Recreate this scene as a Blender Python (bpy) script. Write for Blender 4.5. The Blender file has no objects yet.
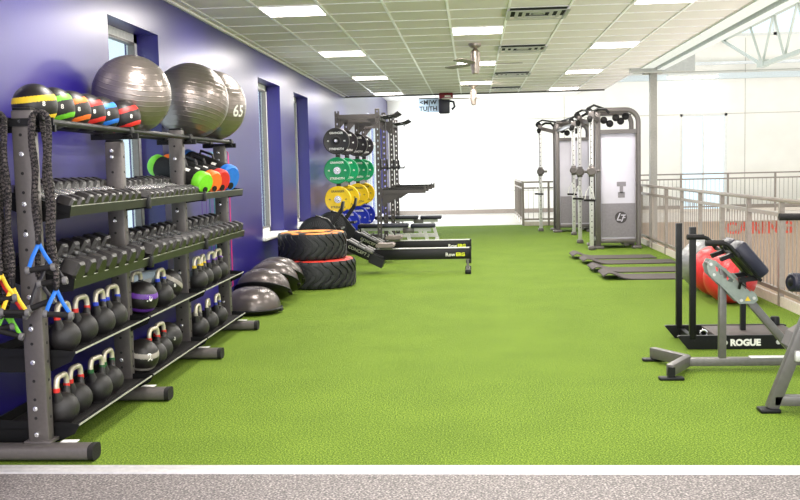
import bpy, bmesh, math, random
from mathutils import Vector, Matrix, Euler
random.seed(7)
R = math.radians
SC = bpy.context.scene
COL = SC.collection

# ------------------------------------------------------------------ camera, sky, lights, exposure
cam_data = bpy.data.cameras.new('camera')
cam_data.sensor_width = 36.0
cam_data.lens = 36.0 * 970 / 800
cam_data.clip_start = 0.05
cam_data.clip_end = 300
cam = bpy.data.objects.new('camera', cam_data)
COL.objects.link(cam)
cm = Matrix(((0.99694, 0.01652, 0.07644), (0.07477, 0.08502, -0.99357), (-0.02291, 0.99624, 0.08352))).to_4x4()
cm.translation = (0, 0, 1.5)
cam.matrix_world = cm
SC.camera = cam

world = bpy.data.worlds.new('sky')
SC.world = world
world.use_nodes = True
wn = world.node_tree.nodes['Background']
wn.inputs[0].default_value = (0.84, 0.94, 1.0, 1)
wn.inputs[1].default_value = 1.5

def area(name, loc, rot, sx, sy, power, colour=(1, 1, 1), spread=180):
    d = bpy.data.lights.new(name, 'AREA')
    d.shape = 'RECTANGLE'
    d.size, d.size_y = sx, sy
    d.energy = power
    d.color = colour
    d.spread = R(spread)
    o = bpy.data.objects.new(name, d)
    COL.objects.link(o)
    o.location = loc
    o.rotation_euler = rot
    return o

# daylight at end window and clerestory; the others are added fill lamps
area('daylight_end_window', (-2.84, 27.75, 1.55), (0, R(-90), 0), 2.7, 5.2, 360, (0.9, 0.96, 1))
area('fill_lower_hall', (9.0, 13, -3.6), (R(180), 0, 0), 9, 24, 1500, (1, 0.98, 0.97))  # added fill, sends neutral light up onto the tiled ceiling
area('fill_front', (0.2, -2.9, 1.3), (R(125), 0, 0), 5.4, 2.0, 200, (1, 0.98, 0.95))  # added fill behind the camera, tilted up toward the ceiling
area('fill_void_roof', (9.0, 18, 7.7), (0, 0, 0), 9, 22, 130, (0.95, 0.98, 1))  # added fill below the closed roof, brightens void and far wall
area('daylight_clerestory', (9.5, 30.8, 6.6), (R(-60), 0, 0), 10, 2.0, 60, (0.92, 0.97, 1))

SC.view_settings.view_transform = 'Standard'
SC.view_settings.look = 'None'
SC.view_settings.gamma = 1
SC.view_settings.use_curve_mapping = False
SC.view_settings.exposure = 0.27
PANEL_POWER = 46

# ------------------------------------------------------------------ helpers
def lin(c):
    return tuple(((v / 255) / 12.92 if v <= 10 else (((v / 255) + 0.055) / 1.055) ** 2.4) for v in c)

MATS = {}
def mat(name, rgb, rough=0.5, metal=0.0, var=0.08, scale=30, bump=0.0, bscale=200, spec=0.5, emit=None, estr=0, coat=0):
    """Principled surface with a procedural tone variation and optional fine bump."""
    if name in MATS:
        return MATS[name]
    m = bpy.data.materials.new(name)
    m.use_nodes = True
    nt = m.node_tree
    p = nt.nodes['Principled BSDF']
    c = lin(rgb)
    tc = nt.nodes.new('ShaderNodeTexCoord')
    nz = nt.nodes.new('ShaderNodeTexNoise')
    nz.inputs['Scale'].default_value = scale
    nz.inputs['Detail'].default_value = 3
    nt.links.new(tc.outputs['Object'], nz.inputs['Vector'])
    rp = nt.nodes.new('ShaderNodeValToRGB')
    rp.color_ramp.elements[0].position = 0.3
    rp.color_ramp.elements[1].position = 0.7
    rp.color_ramp.elements[0].color = tuple(v * (1 - var) for v in c) + (1,)
    rp.color_ramp.elements[1].color = tuple(min(1, v * (1 + var)) for v in c) + (1,)
    nt.links.new(nz.outputs['Fac'], rp.inputs['Fac'])
    nt.links.new(rp.outputs['Color'], p.inputs['Base Color'])
    p.inputs['Roughness'].default_value = rough
    p.inputs['Metallic'].default_value = metal
    p.inputs['Specular IOR Level'].default_value = spec
    p.inputs['Coat Weight'].default_value = coat
    if bump:
        bz = nt.nodes.new('ShaderNodeTexNoise')
        bz.inputs['Scale'].default_value = bscale
        bz.inputs['Detail'].default_value = 4
        nt.links.new(tc.outputs['Object'], bz.inputs['Vector'])
        bp = nt.nodes.new('ShaderNodeBump')
        bp.inputs['Strength'].default_value = bump
        bp.inputs['Distance'].default_value = 0.01
        nt.links.new(bz.outputs['Fac'], bp.inputs['Height'])
        nt.links.new(bp.outputs['Normal'], p.inputs['Normal'])
    if emit:
        p.inputs['Emission Color'].default_value = lin(emit) + (1,)
        p.inputs['Emission Strength'].default_value = estr
    MATS[name] = m
    return m

def glass(name, tint=(235, 242, 245), gloss=0.12):
    m = bpy.data.materials.new(name)
    m.use_nodes = True
    nt = m.node_tree
    out = nt.nodes['Material Output']
    nt.nodes.remove(nt.nodes['Principled BSDF'])
    t = nt.nodes.new('ShaderNodeBsdfTransparent')
    t.inputs[0].default_value = lin(tint) + (1,)
    g = nt.nodes.new('ShaderNodeBsdfGlossy')
    g.inputs['Roughness'].default_value = 0.03
    lw = nt.nodes.new('ShaderNodeLayerWeight')
    pw = nt.nodes.new('ShaderNodeMath'); pw.operation = 'POWER'; pw.inputs[1].default_value = 5
    sc = nt.nodes.new('ShaderNodeMath'); sc.operation = 'MULTIPLY_ADD'; sc.inputs[1].default_value = 0.85; sc.inputs[2].default_value = 0.04
    nt.links.new(lw.outputs['Facing'], pw.inputs[0])
    nt.links.new(pw.outputs[0], sc.inputs[0])
    mx = nt.nodes.new('ShaderNodeMixShader')
    nt.links.new(sc.outputs[0], mx.inputs[0])
    nt.links.new(t.outputs[0], mx.inputs[1])
    nt.links.new(g.outputs[0], mx.inputs[2])
    nt.links.new(mx.outputs[0], out.inputs['Surface'])
    return m

class MB:
    """Collects shapes into one mesh."""
    def __init__(self):
        self.bm = bmesh.new()
    def _tag(self, verts, mi):
        if mi:
            for f in {f for v in verts for f in v.link_faces}:
                f.material_index = mi
    def box(self, c, s, rot=None, bev=0, mi=0, seg=2):
        r = bmesh.ops.create_cube(self.bm, size=1)
        vs = r['verts']
        for v in vs:
            v.co = Vector((v.co.x * s[0], v.co.y * s[1], v.co.z * s[2]))
        if bev:
            es = list({e for v in vs for e in v.link_edges})
            rb = bmesh.ops.bevel(self.bm, geom=es, offset=bev, segments=seg, affect='EDGES', profile=0.5, clamp_overlap=True)
            vs = list({v for f in rb['faces'] for v in f.verts} | {v for v in vs if v.is_valid})
        M = (rot.to_3x3() if rot is not None else Matrix.Identity(3))
        for v in vs:
            v.co = M @ v.co + Vector(c)
        self._tag(vs, mi)
        return self
    def span(self, x0, x1, y0, y1, z0, z1, bev=0, mi=0):
        return self.box(((x0 + x1) / 2, (y0 + y1) / 2, (z0 + z1) / 2), (abs(x1 - x0), abs(y1 - y0), abs(z1 - z0)), None, bev, mi)
    def bar(self, p0, p1, w, t, up=(0, 0, 1), bev=0, mi=0):
        """A rectangular tube from p0 to p1; w along the sideways axis, t along 'up'."""
        p0, p1 = Vector(p0), Vector(p1)
        d = p1 - p0
        x = d.normalized()
        u = Vector(up)
        y = u.cross(x)
        if y.length < 1e-4:
            y = Vector((0, 1, 0)).cross(x)
        y.normalize()
        z = x.cross(y)
        M = Matrix((x, y, z)).transposed()
        return self.box((p0 + p1) / 2, (d.length, w, t), M, bev, mi)
    def cyl(self, p0, p1, r, r1=None, seg=16, mi=0):
        p0, p1 = Vector(p0), Vector(p1)
        r1 = r if r1 is None else r1
        q = Vector((0, 0, 1)).rotation_difference(p1 - p0).to_matrix()
        rings = []
        for p, rr in ((p0, r), (p1, r1)):
            rings.append([self.bm.verts.new(p + q @ Vector((rr * math.cos(2 * math.pi * k / seg), rr * math.sin(2 * math.pi * k / seg), 0))) for k in range(seg)])
        fs = [self.bm.faces.new((rings[0][k], rings[0][(k + 1) % seg], rings[1][(k + 1) % seg], rings[1][k])) for k in range(seg)]
        fs.append(self.bm.faces.new(rings[0][::-1]))
        fs.append(self.bm.faces.new(rings[1]))
        for f in fs:
            f.material_index = mi
        return self
    def tube(self, pts, r, seg=8, closed=False, mi=0, flat=1.0, up=None):
        pts = [Vector(p) for p in pts]
        n = len(pts)
        rings = []
        prev = None
        for i, p in enumerate(pts):
            if closed:
                t = (pts[(i + 1) % n] - pts[i - 1]).normalized()
            else:
                t = (pts[min(i + 1, n - 1)] - pts[max(i - 1, 0)]).normalized()
            if prev is None:
                a = Vector(up) if up else (Vector((0, 0, 1)) if abs(t.z) < 0.9 else Vector((1, 0, 0)))
                u = (a - t * a.dot(t)).normalized()
            else:
                u = (prev - t * prev.dot(t)).normalized()
            prev = u
            w = t.cross(u)
            rr = r[i] if isinstance(r, (list, tuple)) else r
            rings.append([self.bm.verts.new(p + u * rr * flat * math.cos(2 * math.pi * k / seg) + w * rr * math.sin(2 * math.pi * k / seg)) for k in range(seg)])
        fs = []
        for i in range(n if closed else n - 1):
            a, b = rings[i], rings[(i + 1) % n]
            for k in range(seg):
                fs.append(self.bm.faces.new((a[k], a[(k + 1) % seg], b[(k + 1) % seg], b[k])))
        if not closed:
            fs.append(self.bm.faces.new(rings[0][::-1]))
            fs.append(self.bm.faces.new(rings[-1]))
        for f in fs:
            f.material_index = mi
        return self
    def lathe(self, prof, c=(0, 0, 0), axis=(0, 0, 1), seg=32, mi=0, close=False):
        """prof: list of (radius, height) along the axis."""
        c = Vector(c)
        q = Vector((0, 0, 1)).rotation_difference(Vector(axis)).to_matrix()
        rings = []
        for r, h in prof:
            if r < 1e-6:
                rings.append([self.bm.verts.new(c + q @ Vector((0, 0, h)))])
            else:
                rings.append([self.bm.verts.new(c + q @ Vector((r * math.cos(2 * math.pi * k / seg), r * math.sin(2 * math.pi * k / seg), h))) for k in range(seg)])
        pairs = list(zip(rings[:-1], rings[1:]))
        if close:
            pairs.append((rings[-1], rings[0]))
        for a, b in pairs:
            for k in range(seg):
                k2 = (k + 1) % seg
                if len(a) == 1 and len(b) == 1:
                    continue
                if len(a) == 1:
                    f = self.bm.faces.new((a[0], b[k2], b[k]))
                elif len(b) == 1:
                    f = self.bm.faces.new((a[k], a[k2], b[0]))
                else:
                    f = self.bm.faces.new((a[k], a[k2], b[k2], b[k]))
                f.material_index = mi
        return self
    def prism(self, poly, fn, t0, t1, mi=0):
        """poly of 2D points, fn(u,v,t)->3D, extruded from t0 to t1."""
        a = [self.bm.verts.new(Vector(fn(u, v, t0))) for u, v in poly]
        b = [self.bm.verts.new(Vector(fn(u, v, t1))) for u, v in poly]
        n = len(poly)
        fs = [self.bm.faces.new((a[k], a[(k + 1) % n], b[(k + 1) % n], b[k])) for k in range(n)]
        fs.append(self.bm.faces.new(a[::-1]))
        fs.append(self.bm.faces.new(b))
        for f in fs:
            f.material_index = mi
        return self
    def sphere(self, c, r, seg=32, rings=16, sz=1.0):
        prof = [(r * math.sin(math.pi * k / rings), -r * sz * math.cos(math.pi * k / rings)) for k in range(rings + 1)]
        return self.lathe(prof, c, (0, 0, 1), seg)
    def add(self, vf, M, mi=0, warp=None):
        vs = []
        for v in vf[0]:
            p = M @ Vector(v)
            vs.append(self.bm.verts.new(warp(p) if warp else p))
        for f in vf[1]:
            try:
                self.bm.faces.new([vs[k] for k in f]).material_index = mi
            except ValueError:
                pass
        return self
    def xform(self, M):
        for v in self.bm.verts:
            v.co = M @ v.co
        return self

def wloc(o):
    v = Vector((0, 0, 0))
    while o is not None:
        v += o.location
        o = o.parent
    return v

def obj(name, mb, mats, parent=None, label=None, smooth=35, loc=None):
    """Link one mesh object; mb is in world coordinates (parents unrotated while building)."""
    if not isinstance(mats, (list, tuple)):
        mats = [mats]
    bmesh.ops.recalc_face_normals(mb.bm, faces=mb.bm.faces)
    off = wloc(parent) if parent is not None else Vector(loc or (0, 0, 0))
    if off.length:
        bmesh.ops.translate(mb.bm, vec=-off, verts=mb.bm.verts)
    me = bpy.data.meshes.new(name)
    mb.bm.to_mesh(me)
    mb.bm.free()
    for m in mats:
        me.materials.append(m)
    if smooth:
        for p in me.polygons:
            p.use_smooth = True
        me.set_sharp_from_angle(angle=R(smooth))
    o = bpy.data.objects.new(name, me)
    COL.objects.link(o)
    if parent is not None:
        o.parent = parent
    elif loc:
        o.location = loc
    if label:
        o['label'] = label
    return o

def tag(o, label, cat, group=None):
    o['label'] = label
    o['category'] = cat
    if group:
        o['group'] = group
    return o

def thing(name, label, cat, loc=(0, 0, 0), group=None):
    o = bpy.data.objects.new(name, None)
    COL.objects.link(o)
    o.location = loc
    o.empty_display_size = 0.1
    return tag(o, label, cat, group)

def struct(name, mb, mats, parent=None, smooth=35):
    o = obj(name, mb, mats, parent, smooth=smooth)
    if parent is None:
        o['kind'] = 'structure'
    return o

KIDS = {}
def children(o):
    return [c for c in COL.objects if c.parent == o]

def dup(root, loc, rot=None, label=None, kids=None):
    c = root.copy()
    COL.objects.link(c)
    c.location = loc
    if rot is not None:
        c.rotation_euler = rot
    if label:
        c['label'] = label
    for ch in (kids if kids is not None else children(root)):
        k = ch.copy()
        COL.objects.link(k)
        k.parent = c
        for g in children(ch):
            d = g.copy()
            COL.objects.link(d)
            d.parent = k
    return c

def place_all(proto, spots):
    """First spot moves the prototype, the others get copies. spots: (loc, rot, label)."""
    kids = children(proto)
    out = []
    for i, (loc, rot, label) in enumerate(spots):
        if i == 0:
            proto.location = loc
            if rot is not None:
                proto.rotation_euler = rot
            proto['label'] = label
            out.append(proto)
        else:
            out.append(dup(proto, loc, rot, label, kids))
    return out

_TEXT = {}
def text(body, size=1.0, bold=0.0, ext=0.002, spacing=1.0):
    key = (body, size, bold, ext, spacing)
    if key in _TEXT:
        return _TEXT[key]
    cu = bpy.data.curves.new('t', 'FONT')
    cu.body = body
    cu.size = size
    cu.align_x = 'CENTER'
    cu.align_y = 'CENTER'
    cu.extrude = ext
    cu.offset = bold
    cu.space_character = spacing
    cu.resolution_u = 3
    o = bpy.data.objects.new('t', cu)
    COL.objects.link(o)
    dg = bpy.context.evaluated_depsgraph_get()
    me = bpy.data.meshes.new_from_object(o.evaluated_get(dg))
    r = ([v.co.copy() for v in me.vertices], [tuple(p.vertices) for p in me.polygons])
    bpy.data.objects.remove(o)
    bpy.data.curves.remove(cu)
    bpy.data.meshes.remove(me)
    _TEXT[key] = r
    return r

def holed(outer, holes, ext):
    cu = bpy.data.curves.new('h', 'CURVE')
    cu.dimensions = '2D'
    cu.fill_mode = 'BOTH'
    cu.extrude = ext
    for loop in [outer] + holes:
        s = cu.splines.new('POLY')
        s.points.add(len(loop) - 1)
        for p, q in zip(s.points, loop):
            p.co = (q[0], q[1], 0, 1)
        s.use_cyclic_u = True
    o = bpy.data.objects.new('h', cu)
    COL.objects.link(o)
    dg = bpy.context.evaluated_depsgraph_get()
    me = bpy.data.meshes.new_from_object(o.evaluated_get(dg))
    r = ([v.co.copy() for v in me.vertices], [tuple(p.vertices) for p in me.polygons])
    bpy.data.objects.remove(o)
    bpy.data.curves.remove(cu)
    bpy.data.meshes.remove(me)
    return r

# faces: text standing upright and looking toward -Y (the camera side), or toward +X (the aisle)
def face_y(loc, sx=1):
    return Matrix.Translation(loc) @ Matrix.Rotation(R(90), 4, 'X') @ Matrix.Diagonal((sx, 1, 1, 1))
def face_x(loc):
    return Matrix.Translation(loc) @ Matrix.Rotation(R(90), 4, 'Z') @ Matrix.Rotation(R(90), 4, 'X')

T_65 = text('65', 0.15, 0.002)
T_STRENGTH = text('STRENGTH', 0.05, 0.001, 0.001)
T_PTOP = text('GRANGER', 0.05, 0.001, 0.001)
T_KG = text('45', 0.035, 0.001, 0.001)
T_ROGUE = text('ROGUE', 0.070, 0.004, 0.0012, 1.0)
T_ROW = text('Row', 0.075, 0.001, 0.001)
T_ERG = text('ERG', 0.070, 0.003, 0.001)
T_C2 = text('CONCEPT 2', 0.062, 0.001, 0.001)
T_CARING = text('CARING', 0.50, 0.016, 0.02, 1.15)
T_MW = text('<M|W', 0.125, 0.004, 0.001, 1.1)
T_TU = text('TU|TH', 0.125, 0.004, 0.001, 1.05)
T_2 = text('2', 0.07, 0.002, 0.001)
T_8 = text('8', 0.034, 0.001, 0.001)
T_10 = text('10', 0.05, 0.002, 0.001)
ORD = ['first', 'second', 'third', 'fourth', 'fifth', 'sixth', 'seventh', 'eighth', 'ninth', 'tenth', 'eleventh', 'twelfth']

# ------------------------------------------------------------------ materials
def turf_material():
    m = bpy.data.materials.new('green_turf')
    m.use_nodes = True
    nt = m.node_tree
    p = nt.nodes['Principled BSDF']
    tc = nt.nodes.new('ShaderNodeTexCoord')
    n1 = nt.nodes.new('ShaderNodeTexNoise'); n1.inputs['Scale'].default_value = 100; n1.inputs['Detail'].default_value = 4; n1.inputs['Roughness'].default_value = 0.75
    n2 = nt.nodes.new('ShaderNodeTexNoise'); n2.inputs['Scale'].default_value = 1.6; n2.inputs['Detail'].default_value = 5
    for n in (n1, n2):
        nt.links.new(tc.outputs['Object'], n.inputs['Vector'])
    r1 = nt.nodes.new('ShaderNodeValToRGB')
    r1.color_ramp.elements[0].position = 0.38
    r1.color_ramp.elements[1].position = 0.63
    r1.color_ramp.elements[0].color = lin((52, 75, 13)) + (1,)
    r1.color_ramp.elements[1].color = lin((150, 172, 66)) + (1,)
    e = r1.color_ramp.elements.new(0.5); e.color = lin((98, 126, 32)) + (1,)
    nt.links.new(n1.outputs['Fac'], r1.inputs['Fac'])
    mx = nt.nodes.new('ShaderNodeMix'); mx.data_type = 'RGBA'; mx.blend_type = 'MULTIPLY'
    r2 = nt.nodes.new('ShaderNodeValToRGB')
    r2.color_ramp.elements[0].position = 0.35; r2.color_ramp.elements[0].color = (0.86, 0.88, 0.84, 1)
    r2.color_ramp.elements[1].position = 0.65; r2.color_ramp.elements[1].color = (1, 1, 1, 1)
    nt.links.new(n2.outputs['Fac'], r2.inputs['Fac'])
    mx.inputs['Factor'].default_value = 1
    nt.links.new(r1.outputs['Color'], mx.inputs['A']); nt.links.new(r2.outputs['Color'], mx.inputs['B'])
    nt.links.new(mx.outputs['Result'], p.inputs['Base Color'])
    p.inputs['Roughness'].default_value = 0.85
    p.inputs['Specular IOR Level'].default_value = 0.12
    p.inputs['Sheen Weight'].default_value = 0.03
    p.inputs['Sheen Tint'].default_value = (0.8, 1, 0.6, 1)
    b = nt.nodes.new('ShaderNodeBump'); b.inputs['Strength'].default_value = 0.6; b.inputs['Distance'].default_value = 0.02
    nt.links.new(n1.outputs['Fac'], b.inputs['Height']); nt.links.new(b.outputs['Normal'], p.inputs['Normal'])
    return m

def rubber_floor_material():
    m = bpy.data.materials.new('speckled_rubber_floor')
    m.use_nodes = True
    nt = m.node_tree
    p = nt.nodes['Principled BSDF']
    tc = nt.nodes.new('ShaderNodeTexCoord')
    n1 = nt.nodes.new('ShaderNodeTexNoise'); n1.inputs['Scale'].default_value = 95; n1.inputs['Detail'].default_value = 3
    nt.links.new(tc.outputs['Object'], n1.inputs['Vector'])
    r1 = nt.nodes.new('ShaderNodeValToRGB')
    r1.color_ramp.elements[0].position = 0.38; r1.color_ramp.elements[0].color = lin((66, 63, 63)) + (1,)
    r1.color_ramp.elements[1].position = 0.7; r1.color_ramp.elements[1].color = lin((176, 168, 164)) + (1,)
    e = r1.color_ramp.elements.new(0.52); e.color = lin((108, 102, 101)) + (1,)
    nt.links.new(n1.outputs['Fac'], r1.inputs['Fac'])
    nt.links.new(r1.outputs['Color'], p.inputs['Base Color'])
    p.inputs['Roughness'].default_value = 0.6
    return m

def tire_paint(name, rgb):
    """Worn paint over black rubber: patches with a shape of their own."""
    m = bpy.data.materials.new(name)
    m.use_nodes = True
    nt = m.node_tree
    p = nt.nodes['Principled BSDF']
    tc = nt.nodes.new('ShaderNodeTexCoord')
    n = nt.nodes.new('ShaderNodeTexNoise'); n.inputs['Scale'].default_value = 7; n.inputs['Detail'].default_value = 5
    nt.links.new(tc.outputs['Object'], n.inputs['Vector'])
    r = nt.nodes.new('ShaderNodeValToRGB')
    r.color_ramp.elements[0].position = 0.40; r.color_ramp.elements[0].color = lin((40, 34, 34)) + (1,)
    r.color_ramp.elements[1].position = 0.47; r.color_ramp.elements[1].color = lin(rgb) + (1,)
    nt.links.new(n.outputs['Fac'], r.inputs['Fac'])
    nt.links.new(r.outputs['Color'], p.inputs['Base Color'])
    p.inputs['Roughness'].default_value = 0.5
    return m

def ribbed(name, rgb, rough, metal, scale, strength=0.5, axis='Z'):
    """Surface with raised parallel rings (exercise balls, braided sleeves)."""
    m = mat(name, rgb, rough, metal, 0.06, 12)
    nt = m.node_tree
    p = nt.nodes['Principled BSDF']
    tc = [n for n in nt.nodes if n.type == 'TEX_COORD'][0]
    w = nt.nodes.new('ShaderNodeTexWave')
    w.wave_type = 'BANDS'; w.bands_direction = axis
    w.inputs['Scale'].default_value = scale
    w.inputs['Distortion'].default_value = 0
    nt.links.new(tc.outputs['Object'], w.inputs['Vector'])
    rp = nt.nodes.new('ShaderNodeValToRGB')
    rp.color_ramp.elements[0].position = 0.86; rp.color_ramp.elements[1].position = 1.0
    nt.links.new(w.outputs['Fac'], rp.inputs['Fac'])
    b = nt.nodes.new('ShaderNodeBump'); b.inputs['Strength'].default_value = strength; b.inputs['Distance'].default_value = 0.006
    nt.links.new(rp.outputs['Color'], b.inputs['Height']); nt.links.new(b.outputs['Normal'], p.inputs['Normal'])
    return m

def braid_material():
    m = mat('braided_sleeve', (52, 48, 48), 0.8, 0, 0.5, 140, 0.0)
    nt = m.node_tree
    p = nt.nodes['Principled BSDF']
    tc = [n for n in nt.nodes if n.type == 'TEX_COORD'][0]
    w = nt.nodes.new('ShaderNodeTexWave'); w.bands_direction = 'Z'; w.inputs['Scale'].default_value = 14; w.inputs['Distortion'].default_value = 7; w.inputs['Detail'].default_value = 3; w.inputs['Detail Scale'].default_value = 6
    nt.links.new(tc.outputs['Object'], w.inputs['Vector'])
    b = nt.nodes.new('ShaderNodeBump'); b.inputs['Strength'].default_value = 1.0; b.inputs['Distance'].default_value = 0.01
    nt.links.new(w.outputs['Fac'], b.inputs['Height']); nt.links.new(b.outputs['Normal'], p.inputs['Normal'])
    rp = nt.nodes.new('ShaderNodeValToRGB')
    rp.color_ramp.elements[0].color = lin((14, 13, 13)) + (1,); rp.color_ramp.elements[1].color = lin((96, 88, 86)) + (1,)
    nt.links.new(w.outputs['Fac'], rp.inputs['Fac']); nt.links.new(rp.outputs['Color'], p.inputs['Base Color'])
    return m

M_TURF = turf_material()
M_RUBFLOOR = rubber_floor_material()
M_WALL = mat('indigo_paint', (33, 23, 110), 0.34, 0, 0.05, 3, 0.03, 60, spec=0.9)
M_CREAM = mat('cream_wall_paint', (243, 240, 232), 0.6, 0, 0.03, 2)
M_TAN = mat('tan_wall_paint', (205, 182, 160), 0.7, 0, 0.04, 3)
M_SEAM = mat('wall_panel_joint', (196, 192, 182), 0.6)
M_TILE = mat('ceiling_tile', (222, 213, 210), 0.9, 0, 0.05, 160, 0.15, 180)
M_GRID = mat('ceiling_grid_white', (255, 246, 252), 0.35)
M_WHITE = mat('white_paint', (232, 232, 228), 0.5)
M_OFFW = mat('offwhite_steel', (230, 233, 235), 0.5)
M_PALE = mat('pale_concrete_floor', (206, 200, 192), 0.35)
M_LAMP = mat('light_panel', (255, 250, 244), 0.5, emit=(255, 246, 238), estr=9)
M_VENT = mat('vent_metal', (176, 174, 170), 0.4, 0.3)
M_DARK = mat('dark_cavity', (30, 30, 30), 0.9)
M_STEEL = mat('brushed_aluminium', (205, 203, 202), 0.42, 0.45, 0.08, 40)
M_CHROME = mat('chrome', (235, 235, 235), 0.25, 0.85, 0.03)
M_RACK = mat('gunmetal_powder_coat', (98, 93, 91), 0.42, 0.35, 0.06, 50)
M_PRACK = mat('power_rack_grey', (68, 63, 61), 0.45, 0.2, 0.06, 50)
M_BLACK = mat('black_powder_coat', (15, 15, 16), 0.45, 0, 0.1, 60, spec=0.3)
M_LIP = mat('black_tray_edge', (24, 25, 23), 0.38, 0.0, 0.1, 60)
M_GLINT = mat('edge_highlight', (190, 190, 180), 0.4, 0.4)  # highlight on the tray edges, put into the colour
M_RUBBER = mat('black_rubber', (27, 24, 24), 0.40, 0, 0.12, 40, 0.12, 250)
M_IRON = mat('dark_cast_iron', (33, 31, 31), 0.48, 0, 0.12, 40, 0.2, 160)
M_BONE = mat('bare_steel_handle', (205, 196, 178), 0.35, 0.45, 0.1, 40)
M_GRIP = mat('black_foam_grip', (26, 24, 24), 0.7, 0, 0.1, 80, 0.2, 300, spec=0.3)
M_CAP = mat('grey_plastic', (104, 102, 102), 0.5)
M_TIRE = mat('tire_rubber', (29, 30, 33), 0.5, 0, 0.12, 25, 0.2, 80)
M_RAIL = mat('beige_rail_paint', (136, 126, 117), 0.45, 0.1)
M_GREYM = mat('silver_grey_steel', (106, 103, 101), 0.38, 0.35)
M_PLATE = mat('sage_grey_plate', (142, 150, 144), 0.4, 0.25)
M_NAVY = mat('navy_vinyl', (19, 19, 38), 0.4, 0, 0.08, 60)
M_MAT = mat('charcoal_foam_mat', (74, 66, 64), 0.75, 0, 0.08, 60, 0.2, 200)
M_ROWB = mat('rower_black', (17, 17, 18), 0.4, spec=0.35)
M_LETW = mat('white_lettering', (236, 234, 228), 0.5)
M_LETY = mat('yellow_lettering', (214, 222, 40), 0.5)
M_LETR = mat('coral_lettering', (236, 96, 72), 0.5)
M_LETD = mat('dark_lettering', (40, 44, 60), 0.5)
M_FROST = mat('frosted_shroud', (200, 195, 208), 0.25, 0, 0.05, 3)
M_SHROUD = mat('grey_shroud', (128, 122, 128), 0.35)
M_BALL = ribbed('pearl_grey_ball', (138, 129, 124), 0.30, 0.75, 9, 0.3)
M_REDB = ribbed('red_ball', (206, 44, 48), 0.35, 0.0, 17, 0.5)
M_SILB = ribbed('silver_ball', (150, 150, 152), 0.3, 0.4, 15, 0.5)
M_BRAID = braid_material()
M_GLASS = glass('window_glass')
COLOURS = {'yellow': (232, 196, 40), 'green': (104, 190, 40), 'orange': (238, 112, 36), 'red': (206, 40, 34), 'blue': (32, 112, 208),
           'purple': (98, 50, 150), 'grey': (150, 144, 136), 'lime': (116, 206, 40), 'teal': (0, 130, 140), 'magenta': (190, 20, 110), 'white': (220, 216, 206),
           'navy': (40, 50, 150), 'dark green': (30, 90, 46), 'royal': (34, 60, 190), 'dark': (40, 38, 40), 'black': (30, 28, 30)}
def cmat(c, rough=0.45):
    return mat('coloured_' + c.replace(' ', '_'), COLOURS[c], rough, 0, 0.06, 30)

# ------------------------------------------------------------------ the setting
WX = -2.70          # left wall face
RX = 3.14           # railing line
CEIL = 3.05
FAR = 31.2
LOW = -4.0

# floors
struct('floor', MB().span(WX, RX + 0.1, 4.79, 24.95, -0.3, 0.0), M_TURF)
struct('floor_rubber', MB().span(WX, RX + 0.1, -3.0, 4.66, -0.3, -0.002), M_RUBFLOOR)
fl = MB().span(WX, RX + 0.1, 24.95, FAR, -0.3, -0.004)
fl.span(RX + 0.1, 16, 29.55, FAR, -0.28, -0.004)
struct('floor_landing', fl, M_PALE)
struct('floor_lower', MB().span(RX - 0.1, 16, -3, FAR, LOW - 0.2, LOW), M_PALE)
t1 = MB().prism([(4.66, -0.01), (4.665, 0.006), (4.70, 0.012), (4.76, 0.012), (4.79, 0.004), (4.79, -0.01)], lambda u, v, t: (t, u, v), WX, RX + 0.1)
t1.span(WX, RX + 0.1, 4.695, 4.70, 0.010, 0.014).span(WX, RX + 0.1, 4.745, 4.75, 0.010, 0.014)
struct('trim_1', t1, M_STEEL)

# left wall with window openings
wins = [(7.17, 8.34, 0.65, 2.70), (12.25, 13.65, 0.65, 2.70), (14.72, 15.98, 0.65, 2.70), (25.1, 30.4, 0.12, 2.95)]
def wall_with_openings(xi, xo, y0, y1, z0, z1, ops):
    mb = MB()
    y = y0
    for a, b, c, d in ops:
        mb.span(xo, xi, y, a, z0, z1)
        mb.span(xo, xi, a, b, z0, c)
        mb.span(xo, xi, a, b, d, z1)
        y = b
    mb.span(xo, xi, y, y1, z0, z1)
    return mb
struct('wall_left', wall_with_openings(WX, WX - 0.3, -3.0, FAR, 0, 3.9, wins), M_WALL)
bl = MB().span(WX, WX + 0.012, -3, 24.9, 0, 0.10)
struct('baseboard_left', bl, mat('grey_baseboard', (150, 146, 146), 0.5))
for i, (a, b, c, d) in enumerate(wins):
    xg = WX - 0.19
    big = i == 3
    f = MB()
    w = 0.07
    f.span(xg - 0.07, xg, a, a + w, c, d).span(xg - 0.07, xg, b - w, b, c, d)
    f.span(xg - 0.07, xg, a, b, c, c + w).span(xg - 0.07, xg, a, b, d - w, d)
    if big:
        for k in (1, 2, 3):
            yy = a + (b - a) * k / 4
            f.span(xg - 0.07, xg, yy - w / 2, yy + w / 2, c, d)
        zz = d - 0.7
        f.span(xg - 0.07, xg, a, b, zz - w / 2, zz + w / 2)
    fo = struct('window_%d' % (i + 1), f, M_WHITE)
    ins = MB()
    ins.span(xg - 0.05, xg + 0.004, a + w, a + w + 0.02, c + w, d - w).span(xg - 0.05, xg + 0.004, b - w - 0.02, b - w, c + w, d - w)
    ins.span(xg - 0.05, xg + 0.004, a + w, b - w, c + w, c + w + 0.02).span(xg - 0.05, xg + 0.004, a + w, b - w, d - w - 0.02, d - w)
    if not big:
        obj('inner_frame', ins, mat('grey_window_seal', (120, 116, 112), 0.5), fo)
    else:
        ins.bm.free()
    obj('pane', MB().span(xg - 0.045, xg - 0.037, a + 0.03, b - 0.03, c + 0.03, d - 0.03), M_GLASS, fo)
    if not big:
        obj('sill', MB().span(xg, WX + 0.05, a - 0.03, b + 0.03, c - 0.035, c + 0.008, 0.006), M_WHITE, fo)

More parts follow.
